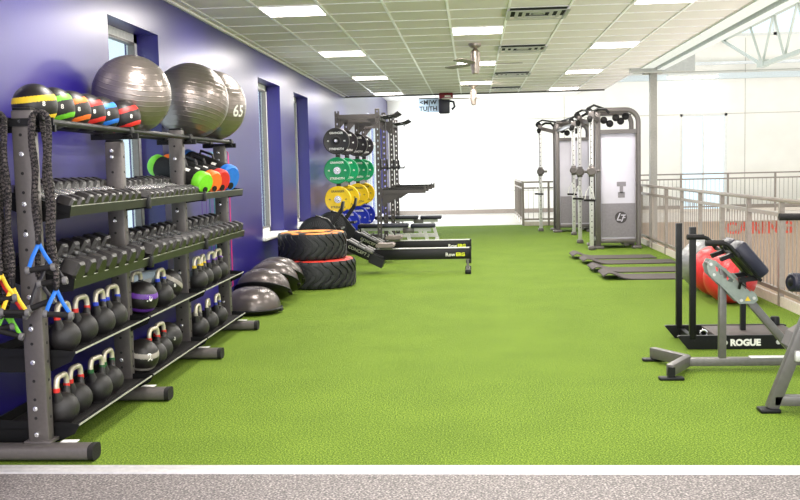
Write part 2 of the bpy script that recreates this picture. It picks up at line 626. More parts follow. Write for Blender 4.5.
# ceiling over the training floor: tiles, grid, bulkhead along the void
cl = MB().span(WX, 2.75, -3.0, 20.6, CEIL, CEIL + 0.05)
struct('ceiling', cl, M_TILE)
GX0, GXP, GY0, GYP = -0.22, 0.595, 9.15, 0.59
g = MB()
for k in range(-4, 6):
    x = GX0 + GXP * k
    if x < 2.76:
        g.span(x - 0.012, x + 0.012, -3, 20.6, CEIL - 0.008, CEIL + 0.002)
k = -20
while GY0 + GYP * k < 20.6:
    y = GY0 + GYP * k
    if y > -3:
        g.span(WX, 2.75, y - 0.011, y + 0.011, CEIL - 0.006, CEIL + 0.002)
    k += 1
g.span(WX, WX + 0.03, -3, 20.6, CEIL - 0.02, CEIL + 0.002)
struct('ceiling_grid', g, M_GRID)
struct('trim_2', MB().span(WX, 2.75, 20.6, 20.66, CEIL - 0.03, CEIL + 0.62), mat('dark_trim', (96, 94, 92), 0.6))
bk = MB().span(2.75, 2.95, -3, 16.2, CEIL - 0.02, CEIL + 0.4).span(3.0, 3.12, -3, 16.2, CEIL - 0.05, CEIL + 0.35)
struct('trim_3', bk, M_OFFW)
struct('trim_4', MB().span(2.95, 3.0, -3, 16.2, CEIL + 0.03, CEIL + 0.3), mat('shadow_gap_grey', (120, 118, 114), 0.6))
struct('ceiling_far', MB().span(WX, RX + 0.1, 20.66, FAR, 3.66, 3.75).span(2.75, RX + 0.1, 16.2, 20.7, 3.3, 3.4), M_WHITE)
struct('beam', MB().span(2.6, 3.62, 16.25, 16.45, CEIL - 0.07, CEIL + 0.22), mat('grey_beam_paint', (176, 176, 172), 0.5))
cmx = MB().span(3.20, 3.32, 17.9, 18.04, LOW, CEIL + 0.05).span(3.1, 3.42, 17.8, 18.14, CEIL + 0.05, CEIL + 0.08)
struct('column', cmx, mat('grey_column_paint', (150, 146, 138), 0.5))

# far wall, full height over both floors, panelled, with clerestory opening above and a glazed door
fw = MB()
fw.span(WX, 6.5, FAR, FAR + 0.3, 0, 5.35).span(6.5, 7.95, FAR, FAR + 0.3, 3.0, 5.35).span(7.95, 16.3, FAR, FAR + 0.3, 0, 5.35)
fw.span(WX, 5.0, FAR, FAR + 0.3, 5.35, 9).span(5.0, 16.3, FAR, FAR + 0.3, 8.4, 9)
struct('wall_far', fw, M_CREAM)
struct('wall_far_lower', MB().span(RX - 0.1, 16.3, FAR - 0.05, FAR + 0.3, LOW, -0.28), M_TAN)
sm = MB()
for x in (-1.9, 0.03, 2.9, 5.62, 8.48, 11.3):
    sm.span(x - 0.012, x + 0.012, FAR - 0.004, FAR, 0.1, 5.3)
for z, x0, x1 in ((2.98, WX, 6.5), (2.98, 7.95, 16), (0.72, WX, 6.5), (4.30, WX, 16)):
    sm.span(x0, x1, FAR - 0.004, FAR, z - 0.012, z + 0.012)
struct('trim_5', sm, M_SEAM)
struct('baseboard_far', MB().span(WX, 6.5, FAR - 0.015, FAR, 0, 0.14).span(7.95, 16, FAR - 0.015, FAR, 0, 0.14), mat('stone_baseboard', (150, 138, 128), 0.5))
d1 = MB().span(6.5, 6.58, FAR + 0.05, FAR + 0.12, 0, 3.0).span(7.87, 7.95, FAR + 0.05, FAR + 0.12, 0, 3.0).span(6.5, 7.95, FAR + 0.05, FAR + 0.12, 2.92, 3.0)
d1.span(7.20, 7.25, FAR + 0.05, FAR + 0.12, 0, 2.92)
d1o = struct('door_1', d1, M_WHITE)
obj('pane', MB().span(6.56, 7.89, FAR + 0.08, FAR + 0.088, 0.02, 2.94), M_GLASS, d1o)
cs = MB()
for x in (5.0, 7.2, 9.4, 11.6, 13.8, 16.2):
    cs.span(x - 0.05, x + 0.05, FAR + 0.08, FAR + 0.16, 5.35, 8.4)
cs.span(5, 16.2, FAR + 0.08, FAR + 0.16, 5.35, 5.45).span(5, 16.2, FAR + 0.08, FAR + 0.16, 8.3, 8.4)
cso = struct('window_5', cs, M_WHITE)
obj('pane', MB().span(5, 16.2, FAR + 0.11, FAR + 0.12, 5.4, 8.35), M_GLASS, cso)
struct('wall_right', MB().span(16, 16.3, -3, FAR, LOW, 9), M_CREAM)
struct('wall_void', MB().span(RX - 0.1, RX + 0.02, -3, 29.5, LOW, -0.3), M_TAN)
struct('wall_upper', MB().span(2.75, 2.95, 20.7, FAR, 3.75, 9).span(2.75, 2.95, -3, 20.7, CEIL + 0.4, 9), M_OFFW)
struct('roof', MB().span(2.75, 16.3, -3, FAR + 0.3, 8.8, 9.0), M_WHITE)
tb = MB().cyl((2.9, FAR - 0.12, 4.53), (16, FAR - 0.12, 4.53), 0.05)
struct('trim_6', tb, M_OFFW)
struct('trim_7', MB().span(2.9, 16, FAR - 0.2, FAR, 4.05, 4.22), mat('pale_blue_beam', (206, 216, 220), 0.5))

# recessed light panels of the ceiling
def light_panel(col, row_y, label):
    x0 = GX0 + GXP * col
    cx, cy = x0 + GXP / 2, row_y + GYP / 2
    t = thing('ceiling_light', label, 'ceiling light', (cx, cy, CEIL), 'square light panels in the tiled ceiling')
    fr = MB()
    h = 0.29
    for s in (-1, 1):
        fr.span(cx + s * h - 0.012, cx + s * h + 0.012, cy - h, cy + h, CEIL - 0.014, CEIL)
        fr.span(cx - h, cx + h, cy + s * h - 0.012, cy + s * h + 0.012, CEIL - 0.014, CEIL)
    obj('frame', fr, M_GRID, t)
    obj('diffuser', MB().box((cx, cy, CEIL - 0.006), (0.56, 0.56, 0.008)), M_LAMP, t)
    area('panel_lamp', (cx, cy, CEIL - 0.02), (0, 0, 0), 0.54, 0.54, PANEL_POWER, (1, 0.95, 0.9))
ROWS = ['nearest', 'second', 'third', 'farthest']
for j, yy in enumerate((9.15, 12.69, 16.23, 19.77)):
    light_panel(-3, yy, 'square ceiling light in the row along the purple wall, %s of four' % (ROWS[j] + ('' if j in (0, 3) else ' nearest')))
    light_panel(3, yy, 'square ceiling light in the row nearest the railing, %s of four' % (ROWS[j] + ('' if j in (0, 3) else ' nearest')))
for j, yy in enumerate((10.92, 14.46, 17.8)):
    light_panel(0, yy, 'square ceiling light in the middle row with the fans, %s of three' % ('nearest', 'second nearest', 'farthest')[j])

for yy in (5.61, 2.07, -1.47):   # the rows go on over and behind the camera
    light_panel(-3, yy, 'square ceiling light of the wall side row, over the front of the room')
    light_panel(3, yy, 'square ceiling light of the railing side row, over the front of the room')
for yy in (7.38, 3.84, 0.30):
    light_panel(0, yy, 'square ceiling light of the middle row, over the front of the room')

# air vents
def vent(yy, label):
    x0 = GX0 + GXP
    cx, cy = x0 + GXP / 2, yy + GYP / 2
    t = thing('ceiling_vent', label, 'air vent', (cx, cy, CEIL), 'square air vents in one ceiling row')
    obj('backing', MB().box((cx, cy, CEIL - 0.003), (0.56, 0.56, 0.004)), M_DARK, t)
    for q, h in enumerate((0.29, 0.21, 0.135, 0.06)):
        f = MB()
        z0, z1 = CEIL - 0.035 + 0.004 * q, CEIL - 0.004
        for s in (-1, 1):
            f.bar((cx - h, cy + s * h, z0), (cx + h, cy + s * h, z0), 0.035, 0.005)
            f.bar((cx + s * h, cy - h, z0), (cx + s * h, cy + h, z0), 0.035, 0.005)
        if q == 3:
            f.box((cx, cy, z0), (0.12, 0.12, 0.005))
        obj('louvre', f, M_VENT, t)
for j, yy in enumerate((9.74, 12.69, 16.23, 19.18)):
    vent(yy, 'square metal air vent in the ceiling right of the fans, %s of four' % ('nearest', 'second nearest', 'third nearest', 'farthest')[j])

# ceiling fans
M_FAN = mat('brushed_nickel', (168, 156, 146), 0.3, 0.7)
def fan(x, y, rot, label):
    t = thing('ceiling_fan', label, 'ceiling fan', (x, y, CEIL), 'ceiling fans with silver motors')
    obj('canopy', MB().lathe([(0, 0), (0.085, 0), (0.08, -0.03), (0.04, -0.06), (0, -0.06)], (x, y, CEIL)), M_FAN, t)
    obj('motor_housing', MB().lathe([(0.012, -0.05), (0.03, -0.07), (0.058, -0.10), (0.060, -0.30), (0.050, -0.33), (0.046, -0.37), (0.03, -0.385), (0, -0.385)], (x, y, CEIL)).lathe([(0.064, -0.14), (0.064, -0.17)], (x, y, CEIL)), M_FAN, t)
    for k in range(3):
        a = R(rot + 120 * k)
        M = Matrix.Translation((x, y, CEIL - 0.25)) @ Matrix.Rotation(a, 4, 'Z') @ Matrix.Rotation(R(8), 4, 'X')
        b = MB().prism([(0.07, -0.03), (0.2, -0.055), (0.56, -0.065), (0.60, -0.03), (0.60, 0.03), (0.56, 0.065), (0.2, 0.055), (0.07, 0.03)], lambda u, v, w: (u, v, w), -0.004, 0.004)
        b.xform(M)
        obj('blade', b, mat('taupe_fan_blade', (120, 112, 104), 0.5), t)
fan(0.05, 12.45, 8, 'silver ceiling fan nearest, hanging between the light panels')
fan(0.03, 18.6, 185, 'silver ceiling fan farther away, near the end of the tiled ceiling')

# hanging unit and schedule sign at the end of the tiled ceiling
t = thing('hanging_unit', 'dark red and navy device hanging beside the white weekday sign', 'device', (-0.54, 20.4, CEIL))
obj('bracket', MB().span(-0.68, -0.39, 20.33, 20.5, 2.92, 3.05, 0.02), mat('dark_red_plastic', (120, 18, 34), 0.4), t)
obj('housing', MB().span(-0.69, -0.46, 20.3, 20.5, 2.62, 2.93, 0.03), M_NAVY, t)
obj('clamp', MB().tube([(-0.47, 20.4, 2.88), (-0.38, 20.4, 2.86), (-0.36, 20.4, 2.76), (-0.42, 20.4, 2.70)], 0.025), M_NAVY, t)
obj('label_plate', MB().span(-0.56, -0.44, 20.32, 20.33, 2.96, 2.99), M_LETW, t)
t = thing('hanging_sign', 'white hanging sign with weekday letters left of the red device', 'sign', (-0.91, 20.5, 2.70))
obj('board', MB().span(-1.12, -0.69, 20.49, 20.51, 2.66, 2.95), mat('pale_blue_board', (176, 200, 224), 0.5), t)
obj('top_rail', MB().span(-1.11, -0.69, 20.48, 20.52, 2.945, 2.965).cyl((-1.05, 20.5, 2.96), (-1.05, 20.5, 3.05), 0.004).cyl((-0.75, 20.5, 2.96), (-0.75, 20.5, 3.05), 0.004), M_CAP, t)
obj('lettering', MB().add(T_MW, face_y((-0.915, 20.487, 2.865))).add(T_TU, face_y((-0.915, 20.487, 2.735))), M_LETD, t)

t = thing('strip_light', 'long white strip light in front of the far wall above the glazed door', 'ceiling light', (6.75, 30.6, 4.08))
obj('housing', MB().span(6.0, 7.5, 30.52, 30.68, 4.10, 4.18), M_WHITE, t)
obj('tube', MB().span(6.02, 7.48, 30.53, 30.67, 4.06, 4.10), M_LAMP, t)
obj('cord', MB().cyl((6.2, 30.6, 4.18), (6.2, 30.6, 8.8), 0.005).cyl((7.3, 30.6, 4.18), (7.3, 30.6, 8.8), 0.005), M_WHITE, t)

# red letters on the lower wall across the void
tag(obj('wall_letters', MB().add(T_CARING, Matrix.Translation((8.92, FAR - 0.07, -0.62)) @ Matrix.Rotation(R(90), 4, 'X')), M_LETR, None, loc=(8.92, FAR - 0.07, -0.62)),
    'coral red wall letters across the void behind the railing', 'sign')

# roof truss over the void
M_TRUSS = mat('truss_paint', (196, 204, 196), 0.5)
def truss(x, label):
    t = thing('roof_truss', label, 'roof truss', (x, 23, 4.1))
    zb, zt, y0, y1 = 4.05, 5.25, 12.0, 27.0
    obj('bottom_chord', MB().span(x - 0.06, x + 0.06, y0, y1, zb - 0.05, zb + 0.05), M_TRUSS, t)
    obj('top_chord', MB().span(x - 0.06, x + 0.06, y0, FAR, zt - 0.05, zt + 0.05), M_TRUSS, t)
    n = 8
    for k in range(n):
        ya = y1 - (y1 - y0) * k / n
        yb = y1 - (y1 - y0) * (k + 0.5) / n
        yc = y1 - (y1 - y0) * (k + 1) / n
        obj('web', MB().bar((x, ya, zb), (x, yb, zt), 0.05, 0.05), M_TRUSS, t)
        obj('web', MB().bar((x, yb, zt), (x, yc, zb), 0.05, 0.05), M_TRUSS, t)
    obj('web', MB().bar((x, y1, zb), (x, FAR - 0.1, zt - 0.05), 0.07, 0.07), M_TRUSS, t)
    obj('web', MB().bar((x, y1, zb), (x, y1 + 1.2, zt), 0.05, 0.05), M_TRUSS, t)
    obj('gusset', MB().span(x - 0.09, x + 0.09, y1 - 0.3, y1 + 0.2, zb - 0.06, zb + 0.12), M_TRUSS, t)
truss(7.78, 'white steel roof truss over the void, top right')

# ------------------------------------------------------------------ railings
def rail_run(p0, p1, n, label, zb=0.0, H=1.11, curb=True):
    p0, p1 = Vector((p0[0], p0[1], 0)), Vector((p1[0], p1[1], 0))
    t = thing('railing', label, 'railing', (p0.x, p0.y, zb))
    d = (p1 - p0)
    L = d.length
    u = d / L
    Z = Vector((0, 0, 1))
    obj('handrail', MB().bar(p0 + Z * (zb + H - 0.02), p1 + Z * (zb + H - 0.02), 0.06, 0.04, bev=0.006), M_RAIL, t)
    obj('middle_rail', MB().bar(p0 + Z * (zb + H - 0.17), p1 + Z * (zb + H - 0.17), 0.04, 0.04), M_RAIL, t)
    obj('bottom_rail', MB().bar(p0 + Z * (zb + 0.16), p1 + Z * (zb + 0.16), 0.04, 0.04), M_RAIL, t)
    if curb:
        obj('curb', MB().bar(p0 + Z * (zb + 0.05), p1 + Z * (zb + 0.05), 0.03, 0.10), mat('pale_curb', (206, 196, 184), 0.5), t)
    for k in range(n + 1):
        p = p0 + u * (L * k / n)
        obj('post', MB().bar(p + Z * zb, p + Z * (zb + H - 0.04), 0.05, 0.05, up=u), M_RAIL, t)
    for k in range(n):
        mb = MB()
        a, b = L * k / n, L * (k + 1) / n
        m = max(2, round((b - a) / 0.122))
        for q in range(1, m):
            p = p0 + u * (a + (b - a) * q / m)
            mb.bar(p + Z * (zb + 0.17), p + Z * (zb + H - 0.18), 0.0095, 0.0095, up=u)
        obj('picket_panel', mb, M_RAIL, t)
    return t
rail_run((RX, 7.8), (RX, 24.5), 14, 'long beige metal railing along the right edge of the green turf')
rail_run((1.24, 24.5), (RX, 24.5), 3, 'short beige railing across the turf end behind the cable machines')
rail_run((1.24, 24.7), (1.24, 28.9), 4, 'beige railing running away from the turf end beside the stair opening')
rail_run((RX + 0.3, 29.6), (15.8, 29.6), 9, 'far beige railing across the void before the cream wall', H=1.16)

# ------------------------------------------------------------------ storage rack
RACK_START = set(COL.objects)
UPY = [4.95, 6.27, 7.68, 9.08]
UXc = -2.335
rk = thing('storage_rack', 'long grey and black storage rack full of weights along the purple wall', 'storage rack', (UXc, 4.95, 0))
for y, utop in zip(UPY, (1.85, 1.72, 1.85, 1.75)):
    up = MB().span(UXc - 0.057, UXc + 0.057, y - 0.038, y + 0.038, 0.05, utop, 0.012)
    z = 0.22
    while z < utop - 0.05:
        for s in (-1, 1):
            up.cyl((UXc - 0.008, y + s * 0.0365, z), (UXc - 0.008, y + s * 0.0392, z), 0.0085, seg=10, mi=1)
        up.cyl((UXc + 0.0555, y, z), (UXc + 0.0582, y, z), 0.0085, seg=10, mi=1)
        z += 0.10
    uo = obj('upright', up, [M_RACK, M_DARK], rk)
    obj('cap', MB().span(UXc - 0.05, UXc + 0.05, y - 0.032, y + 0.032, utop - 0.005, utop + 0.012, 0.006), M_BLACK, uo)
    for z in (0.13, 0.27, 0.52, 0.70, 0.87, 1.20, 1.36, 1.62, utop - 0.06):
        obj('bolt', MB().lathe([(0, -0.012), (0.008, -0.012), (0.0085, -0.006), (0.013, -0.005), (0.013, 0)], (UXc - 0.008, y - 0.038, z), (0, 1, 0), 12), M_CHROME, uo)
    ft = MB()
    prof = [(0.06 * math.copysign(abs(math.cos(a)) ** 0.6, math.cos(a)), 0.047 + 0.04 * math.copysign(abs(math.sin(a)) ** 0.6, math.sin(a))) for a in [2 * math.pi * k / 24 for k in range(24)]]
    ft.prism(prof, lambda u, v, w: (w, y - 0.06 + u, v), -2.66, -2.04)
    fo = obj('foot', ft, M_RACK, rk)
    obj('end_cap', MB().prism([(u * 1.02, (v - 0.047) * 1.03 + 0.047) for u, v in prof], lambda u, v, w: (w, y - 0.06 + u, v), -2.042, -2.012), M_GRIP, fo)
    obj('sticker', MB().span(-2.22, -2.13, y - 0.035, y + 0.015, 0.0872, 0.0884), M_LETW, fo, label='white printed sticker')
    obj('foot_plate', MB().span(UXc - 0.075, UXc + 0.075, y - 0.055, y + 0.055, 0.082, 0.098, 0.004), M_RACK, uo)
for x, nm in ((-2.25, 'ball_rail'), (-2.45, 'ball_rail')):
    obj(nm, MB().cyl((x, 4.90, 1.79), (x, 9.22, 1.79), 0.019, seg=14), M_BLACK, rk)
for y in UPY:
    obj('rail_bracket', MB().span(-2.51, -2.19, y + 0.04, y + 0.06, 1.735, 1.775).span(-2.275, -2.225, y + 0.02, y + 0.08, 1.76, 1.815, 0.004).span(-2.475, -2.425, y + 0.02, y + 0.08, 1.76, 1.815, 0.004), M_BLACK, rk)
TILT = R(19)
def tilted_tray(y0, y1, zl):
    """Sloping tray; the lower edge faces the aisle."""
    s = math.tan(TILT)
    sh = MB()
    back = 0.47
    prof = [(-2.135, zl - 0.052), (-2.128, zl), (-2.134, zl), (-2.142, zl - 0.044), (-2.145 - back, zl - 0.044 + back * s), (-2.147 - back, zl - 0.052 + back * s)]
    sh.prism(prof, lambda u, v, w: (u, w, v), y0 + 0.004, y1 - 0.004)
    o = obj('shelf', sh, M_LIP, rk)
    obj('shelf_edge', MB().span(-2.136, -2.1275, y0 + 0.006, y1 - 0.006, zl - 0.0005, zl + 0.0025), M_GLINT, o, label='pale highlight painted along the tray edge')
    for yy in (y0 + 0.004, y1 - 0.007):
        pl = MB().prism([(-2.137, zl - 0.06), (-2.126, zl + 0.004), (-2.20, zl + 0.012), (-2.15 - back, zl - 0.03 + back * s), (-2.15 - back, zl - 0.10 + back * s), (-2.30, zl - 0.08)], lambda u, v, w: (u, w, v), yy, yy + 0.004)
        obj('end_plate', pl, M_BLACK, o)
def flat_tray(y0, y1, zf):
    sh = MB()
    prof = [(-2.62, zf + 0.05), (-2.615, zf), (-2.20, zf), (-2.15, zf + 0.022), (-2.148, zf + 0.016), (-2.195, zf - 0.006), (-2.622, zf - 0.006), (-2.626, zf + 0.05)]
    sh.prism(prof, lambda u, v, w: (u, w, v), y0 + 0.02, y1 - 0.02)
    o = obj('shelf', sh, M_BLACK, rk)
    obj('shelf_edge', MB().span(-2.152, -2.146, y0 + 0.02, y1 - 0.02, zf + 0.015, zf + 0.023), M_GLINT, o, label='pale highlight painted along the tray edge')
    obj('mat_liner', MB().span(-2.60, -2.205, y0 + 0.03, y1 - 0.03, zf, zf + 0.004), M_GRIP, o)
    for yy in (y0 + 0.02, y1 - 0.023):
        pl = MB().prism([(-2.147, zf + 0.022), (-2.175, zf - 0.03), (-2.30, zf - 0.085), (-2.62, zf - 0.085), (-2.62, zf + 0.05), (-2.24, zf + 0.035)], lambda u, v, w: (u, w, v), yy, yy + 0.003)
        obj('end_plate', pl, M_BLACK, o)
ZL1, ZL2, ZF3, ZF4 = 1.34, 0.95, 0.533, 0.138
BAYS = [(4.99, 6.27), (6.27, 7.68), (7.68, 9.10)]
for y0, y1 in BAYS:
    tilted_tray(y0, y1, ZL1)
    tilted_tray(y0, y1, ZL2)
    flat_tray(y0, y1, ZF3)
    flat_tray(y0, y1, ZF4)
for y in UPY[1:3]:
    for zl in (ZL1, ZL2):
        obj('joint_clip', MB().span(-2.15, -2.112, y - 0.022, y + 0.022, zl - 0.065, zl + 0.012, 0.004), M_BLACK, rk)
for y in UPY:
    for z in (1.745,):
        obj('band_peg', MB().cyl((UXc + 0.05, y - 0.0, z), (UXc + 0.12, y - 0.0, z + 0.01), 0.012), M_BLACK, rk)
for x in (-2.195, -2.405):
    obj('band_peg', MB().tube([(x, 4.915, 1.785), (x, 4.83, 1.795), (x, 4.815, 1.83)], 0.012, 10), M_BLACK, rk)
obj('peg_bar', MB().span(-2.46, -2.16, 4.900, 4.914, 1.765, 1.805), M_BLACK, rk)

# ---- medicine balls and exercise balls on the top rails
def stripe(c, r, zc, w, a0, a1, tilt, n=30, lift=1.006):
    """A band following the ball surface around a tilted axis."""
    mb = MB()
    rows = []
    Mx = Euler(tilt).to_matrix()
    for k in range(n + 1):
        a = a0 + (a1 - a0) * k / n
        row = []
        for j in range(6):
            ang = math.asin(max(-1, min(1, zc / r))) + (j / 5 - 0.5) * w / r
            lf = lift if 0 < j < 5 else 0.997
            p = Vector((math.cos(ang) * math.cos(a), math.cos(ang) * math.sin(a), math.sin(ang))) * r * lf
            row.append(mb.bm.verts.new(Vector(c) + Mx @ p))
        rows.append(row)
    for k in range(n):
        for j in range(5):
            mb.bm.faces.new((rows[k][j], rows[k + 1][j], rows[k + 1][j + 1], rows[k][j + 1]))
    return mb
def on_sphere(c, r):
    c = Vector(c)
    def f(p):
        return c + (p - c).normalized() * (r * 1.004)
    return f
def face_dir(loc, dirv):
    """Matrix whose local Z looks along dirv and local Y stays upright."""
    z = Vector(dirv).normalized()
    x = Vector((0, 0, 1)).cross(z).normalized()
    y = z.cross(x)
    return Matrix.Translation(loc) @ Matrix((x, y, z)).transposed().to_4x4()
def medicine_ball(loc, r, colour, label, group, number=None, tilt=(0, 0, 0)):
    t = thing('medicine_ball', label, 'medicine ball', (loc[0], loc[1], loc[2] - r), group)
    obj('shell', MB().sphere(loc, r, 36, 20), M_RUBBER, t)
    for zc, w in ((r * 0.30, r * 0.30), (-r * 0.56, r * 0.26)):
        obj('stripe', stripe(loc, r, zc, w, 0, 2 * math.pi, tilt, 40), cmat(colour, 0.5), t, label=colour + ' stripe')
    if number:
        d = Vector((0.8, -0.75, 0.02)).normalized()
        obj('number', MB().add(number, face_dir(Vector(loc) + d * r, d), warp=on_sphere(loc, r)), M_LETW, t, label='white printed number')
    return t
XB = -2.35
for i, (y, c) in enumerate(((5.12, 'yellow'), (5.36, 'green'), (5.60, 'orange'), (5.838, 'red'), (6.076, 'blue'))):
    medicine_ball((XB, y, 1.884), 0.1185, c, 'black medicine ball with %s stripes on top rails of the storage rack' % c, 'medicine balls on the top rails', T_8, (R(6), R(-4 if c == 'yellow' else -16), 0))
medicine_ball((XB + 0.03, 6.41, 1.884), 0.1185, 'red', 'black medicine ball with red stripes on top rails, touching the nearest exercise ball', 'medicine balls on the top rails', T_8, (R(6), R(-18), 0))

def exercise_ball(loc, r, m, label, group, rot, number=False):
    t = thing('exercise_ball', label, 'exercise ball', (loc[0], loc[1], loc[2]), group)
    s = obj('ball', MB().sphere(loc, r, 48, 28), m, t)
    s.rotation_euler = rot
    d = Euler(rot).to_matrix() @ Vector((0, 0, 1))
    obj('plug', MB().lathe([(0, 0.004), (0.012, 0.004), (0.014, 0)], Vector(loc) + d * (r - 0.001), d, 12), M_CAP, t)
    if number:
        d = Vector((0.93, -0.42, -0.22)).normalized()
        obj('number', MB().add(T_65, face_dir(Vector(loc) + d * r, d), warp=on_sphere(loc, r)), M_LETW, t, label='white printed number')
    return t
GB = 'large grey exercise balls on the rack top'
exercise_ball((XB - 0.025, 6.77, 2.066), 0.275, M_BALL, 'grey exercise ball on rack top beside the medicine balls', GB, (R(12), R(14), 0))
exercise_ball((XB + 0.017, 8.14, 2.112), 0.318, M_BALL, 'large grey exercise ball on rack top, middle of the three', GB, (R(-12), R(8), 0))
exercise_ball((XB + 0.026, 8.778, 2.112), 0.318, M_BALL, 'large grey exercise ball numbered 65 at the far end of rack top', GB, (R(6), R(10), 0), True)

# ---- hex dumbbells on the sloping trays
def make_dumbbell(ap, hl, sep, hr):
    """ap = apothem of the hexagonal head, hl = head length."""
    t = thing('hex_dumbbell', '', 'dumbbell', (0, 0, 0), 'hex dumbbells on the sloping trays')
    cr = ap / math.cos(R(30))
    for s in (1, -1):
        mb = MB()
        cx = s * sep / 2
        prof = [(0, -hl / 2), (cr * 0.80, -hl / 2), (cr, -hl / 2 + 0.014), (cr, hl / 2 - 0.014), (cr * 0.80, hl / 2), (0, hl / 2)]
        mb.lathe(prof, (0, 0, 0), (0, 0, 1), 6)
        mb.xform(Matrix.Translation((cx, 0, ap)) @ Matrix.Rotation(R(90), 4, 'Y') @ Matrix.Rotation(R(30), 4, 'Z'))
        obj('head', mb, M_RUBBER, t, smooth=20)
    h = sep - hl
    obj('handle', MB().lathe([(0.012, -h / 2 - 0.01), (hr * 0.85, -h / 2), (hr, -h / 4), (hr * 1.05, 0), (hr, h / 4), (hr * 0.85, h / 2), (0.012, h / 2 + 0.01)], (0, 0, ap), (1, 0, 0), 14), M_CHROME, t)
    return t
def tray_point(zl, xf):
    return zl - 0.044 + (-2.145 - xf) * math.tan(TILT)
def dumbbell_row(zl, ys, aps, shelf, bay, sep=0.235, start=0):
    xc = -2.19 - sep / 2 * math.cos(TILT)
    protos = {}
    for i, y in enumerate(ys):
        ap = aps[i]
        loc = (xc, y, tray_point(zl, xc) + 0.002)
        rot = (0, TILT, 0)
        label = 'black hex dumbbell, %s from near end, %s dumbbell tray, %s bay' % (ORD[i], shelf, bay)
        if ap not in protos:
            p = make_dumbbell(ap, 0.078 + ap * 0.35, sep, 0.0175)
            protos[ap] = (p, children(p))
            p.location, p.rotation_euler = loc, rot
            p['label'] = label
        else:
            dup(protos[ap][0], loc, rot, label, protos[ap][1])
dumbbell_row(ZL1, [5.05 + 0.115 * i for i in range(10)], [0.042] * 2 + [0.049] * 8, 'upper', 'nearest')
dumbbell_row(ZL1, [6.36 + 0.112 * i for i in range(11)], [0.043] * 5 + [0.048] * 6, 'upper', 'middle')
dumbbell_row(ZL2, [5.06, 5.22, 5.38, 5.55, 5.72, 5.89, 6.06], [0.067] * 7, 'lower', 'nearest')
dumbbell_row(ZL2, [6.36, 6.53, 6.69, 6.86, 7.03, 7.21, 7.38, 7.54], [0.062] * 8, 'lower', 'middle')
dumbbell_row(ZL2, [7.80, 7.98, 8.17, 8.36, 8.55, 8.74, 8.93], [0.062] * 7, 'lower', 'farthest')

# ---- weighted cylinder bags with coloured ends, farthest bay, upper tray
def power_bag(y, r, colour, label):
    zc = ZL1 - 0.040 + r + 0.02
    t = thing('weight_bag', label, 'weight bag', (-2.15, y, zc - r), 'cylinder weight bags with coloured ends')
    p1 = Vector((-2.12, y, zc))
    p0 = p1 + Vector((-0.50, 0.26, 0.50 * math.tan(TILT)))
    q = p1 - p0
    obj('tube', MB().cyl(p0 + q * 0.06, p0 + q * 0.94, r * 0.97, seg=32), M_GRIP, t)
    for a, b in ((0.0, 0.16), (0.84, 1.0)):
        A, B = p0 + q * a, p0 + q * b
        L = (B - A).length
        e = obj('end_cap', MB().lathe([(0, 0), (r * 0.86, 0), (r, 0.02), (r, L - 0.02), (r * 0.86, L), (0, L)], A, q, 32), cmat(colour), t, label=colour + ' end cap')
        out = B + q.normalized() * 0.0005 if a > 0.5 else A - q.normalized() * 0.0005
        for s in (-1, 1):
            w = q.normalized()
            cc = out + Vector((0.0, 0.45, 0.75)) * s * r * 0.66
            hb = MB().lathe([(0, -0.004), (r * 0.26, -0.004), (r * 0.26, 0.004), (0, 0.004)], cc, w, 16)
            obj('grip_hole', hb, M_GRIP, e)
    mark = MB().box(p0 + q * 0.72 + Vector((0.0, -r * 0.66, r * 0.72)), (0.07, 0.03, 0.003), Matrix.Rotation(TILT, 3, 'Y') @ Matrix.Rotation(R(42), 3, 'X'))
    obj('label_strip', mark, M_LETW, t)
    hd = [p0 + q * 0.35 + Vector((0, 0, r * 0.9)), p0 + q * 0.38 + Vector((0, 0, r + 0.035)), p0 + q * 0.62 + Vector((0, 0, r + 0.035)), p0 + q * 0.65 + Vector((0, 0, r * 0.9))]
    obj('strap', MB().tube(hd, 0.012, 8), cmat('dark'), t)
power_bag(7.72, 0.092, 'lime', 'black weight bag with bright green ends on the upper tray, farthest bay')
power_bag(8.02, 0.096, 'orange', 'black weight bag with orange ends on the upper tray, farthest bay')
power_bag(8.29, 0.102, 'red', 'black weight bag with red ends on the upper tray, farthest bay')
power_bag(8.60, 0.122, 'blue', 'black weight bag with blue ends, largest, on the upper tray, farthest bay')

# ---- kettlebells
def make_kettlebell(colour):
    t = thing('kettlebell', '', 'kettlebell', (0, 0, 0), 'kettlebells on the lower shelves')
    r, zc = 0.090, 0.086
    prof = [(0, 0), (0.048, 0)]
    for k in range(3, 15):
        a = math.pi * k / 16
        prof.append((r * math.sin(a), zc - r * math.cos(a)))
    prof.append((0, zc + r))
    b = MB().lathe(prof, (0, 0, 0), (0, 0, 1), 28)
    W, zh, ztop = 0.070, 0.200, 0.26
    for s in (-1, 1):
        b.tube([(0, s * 0.045, zc + 0.045), (0, s * 0.058, zc + 0.075), (0, s * W, zh)], [0.036, 0.024, 0.0165], 14)
    obj('body', b, M_IRON, t)
    for s in (-1, 1):
        obj('collar', MB().lathe([(0.0165, -0.012), (0.0182, -0.010), (0.0182, 0.010), (0.0165, 0.012)], (0, s * W, zh), (0, 0, 1), 14, close=False), cmat(colour), t, label=colour + ' collar')
    arch = [(0, W, zh), (0, W, zh + 0.015)]
    for k in range(0, 13):
        a = math.pi * k / 12
        arch.append((0, (W - 0.035) * (1 if math.cos(a) > 0 else -1) * (1 if abs(math.cos(a)) > 1e-6 else 0) + 0.035 * math.cos(a), zh + 0.02 + 0.048 * math.sin(a)))
    arch += [(0, -W, zh + 0.015), (0, -W, zh)]
    obj('handle', MB().tube(arch, 0.0155, 12), M_BONE, t)
    return t
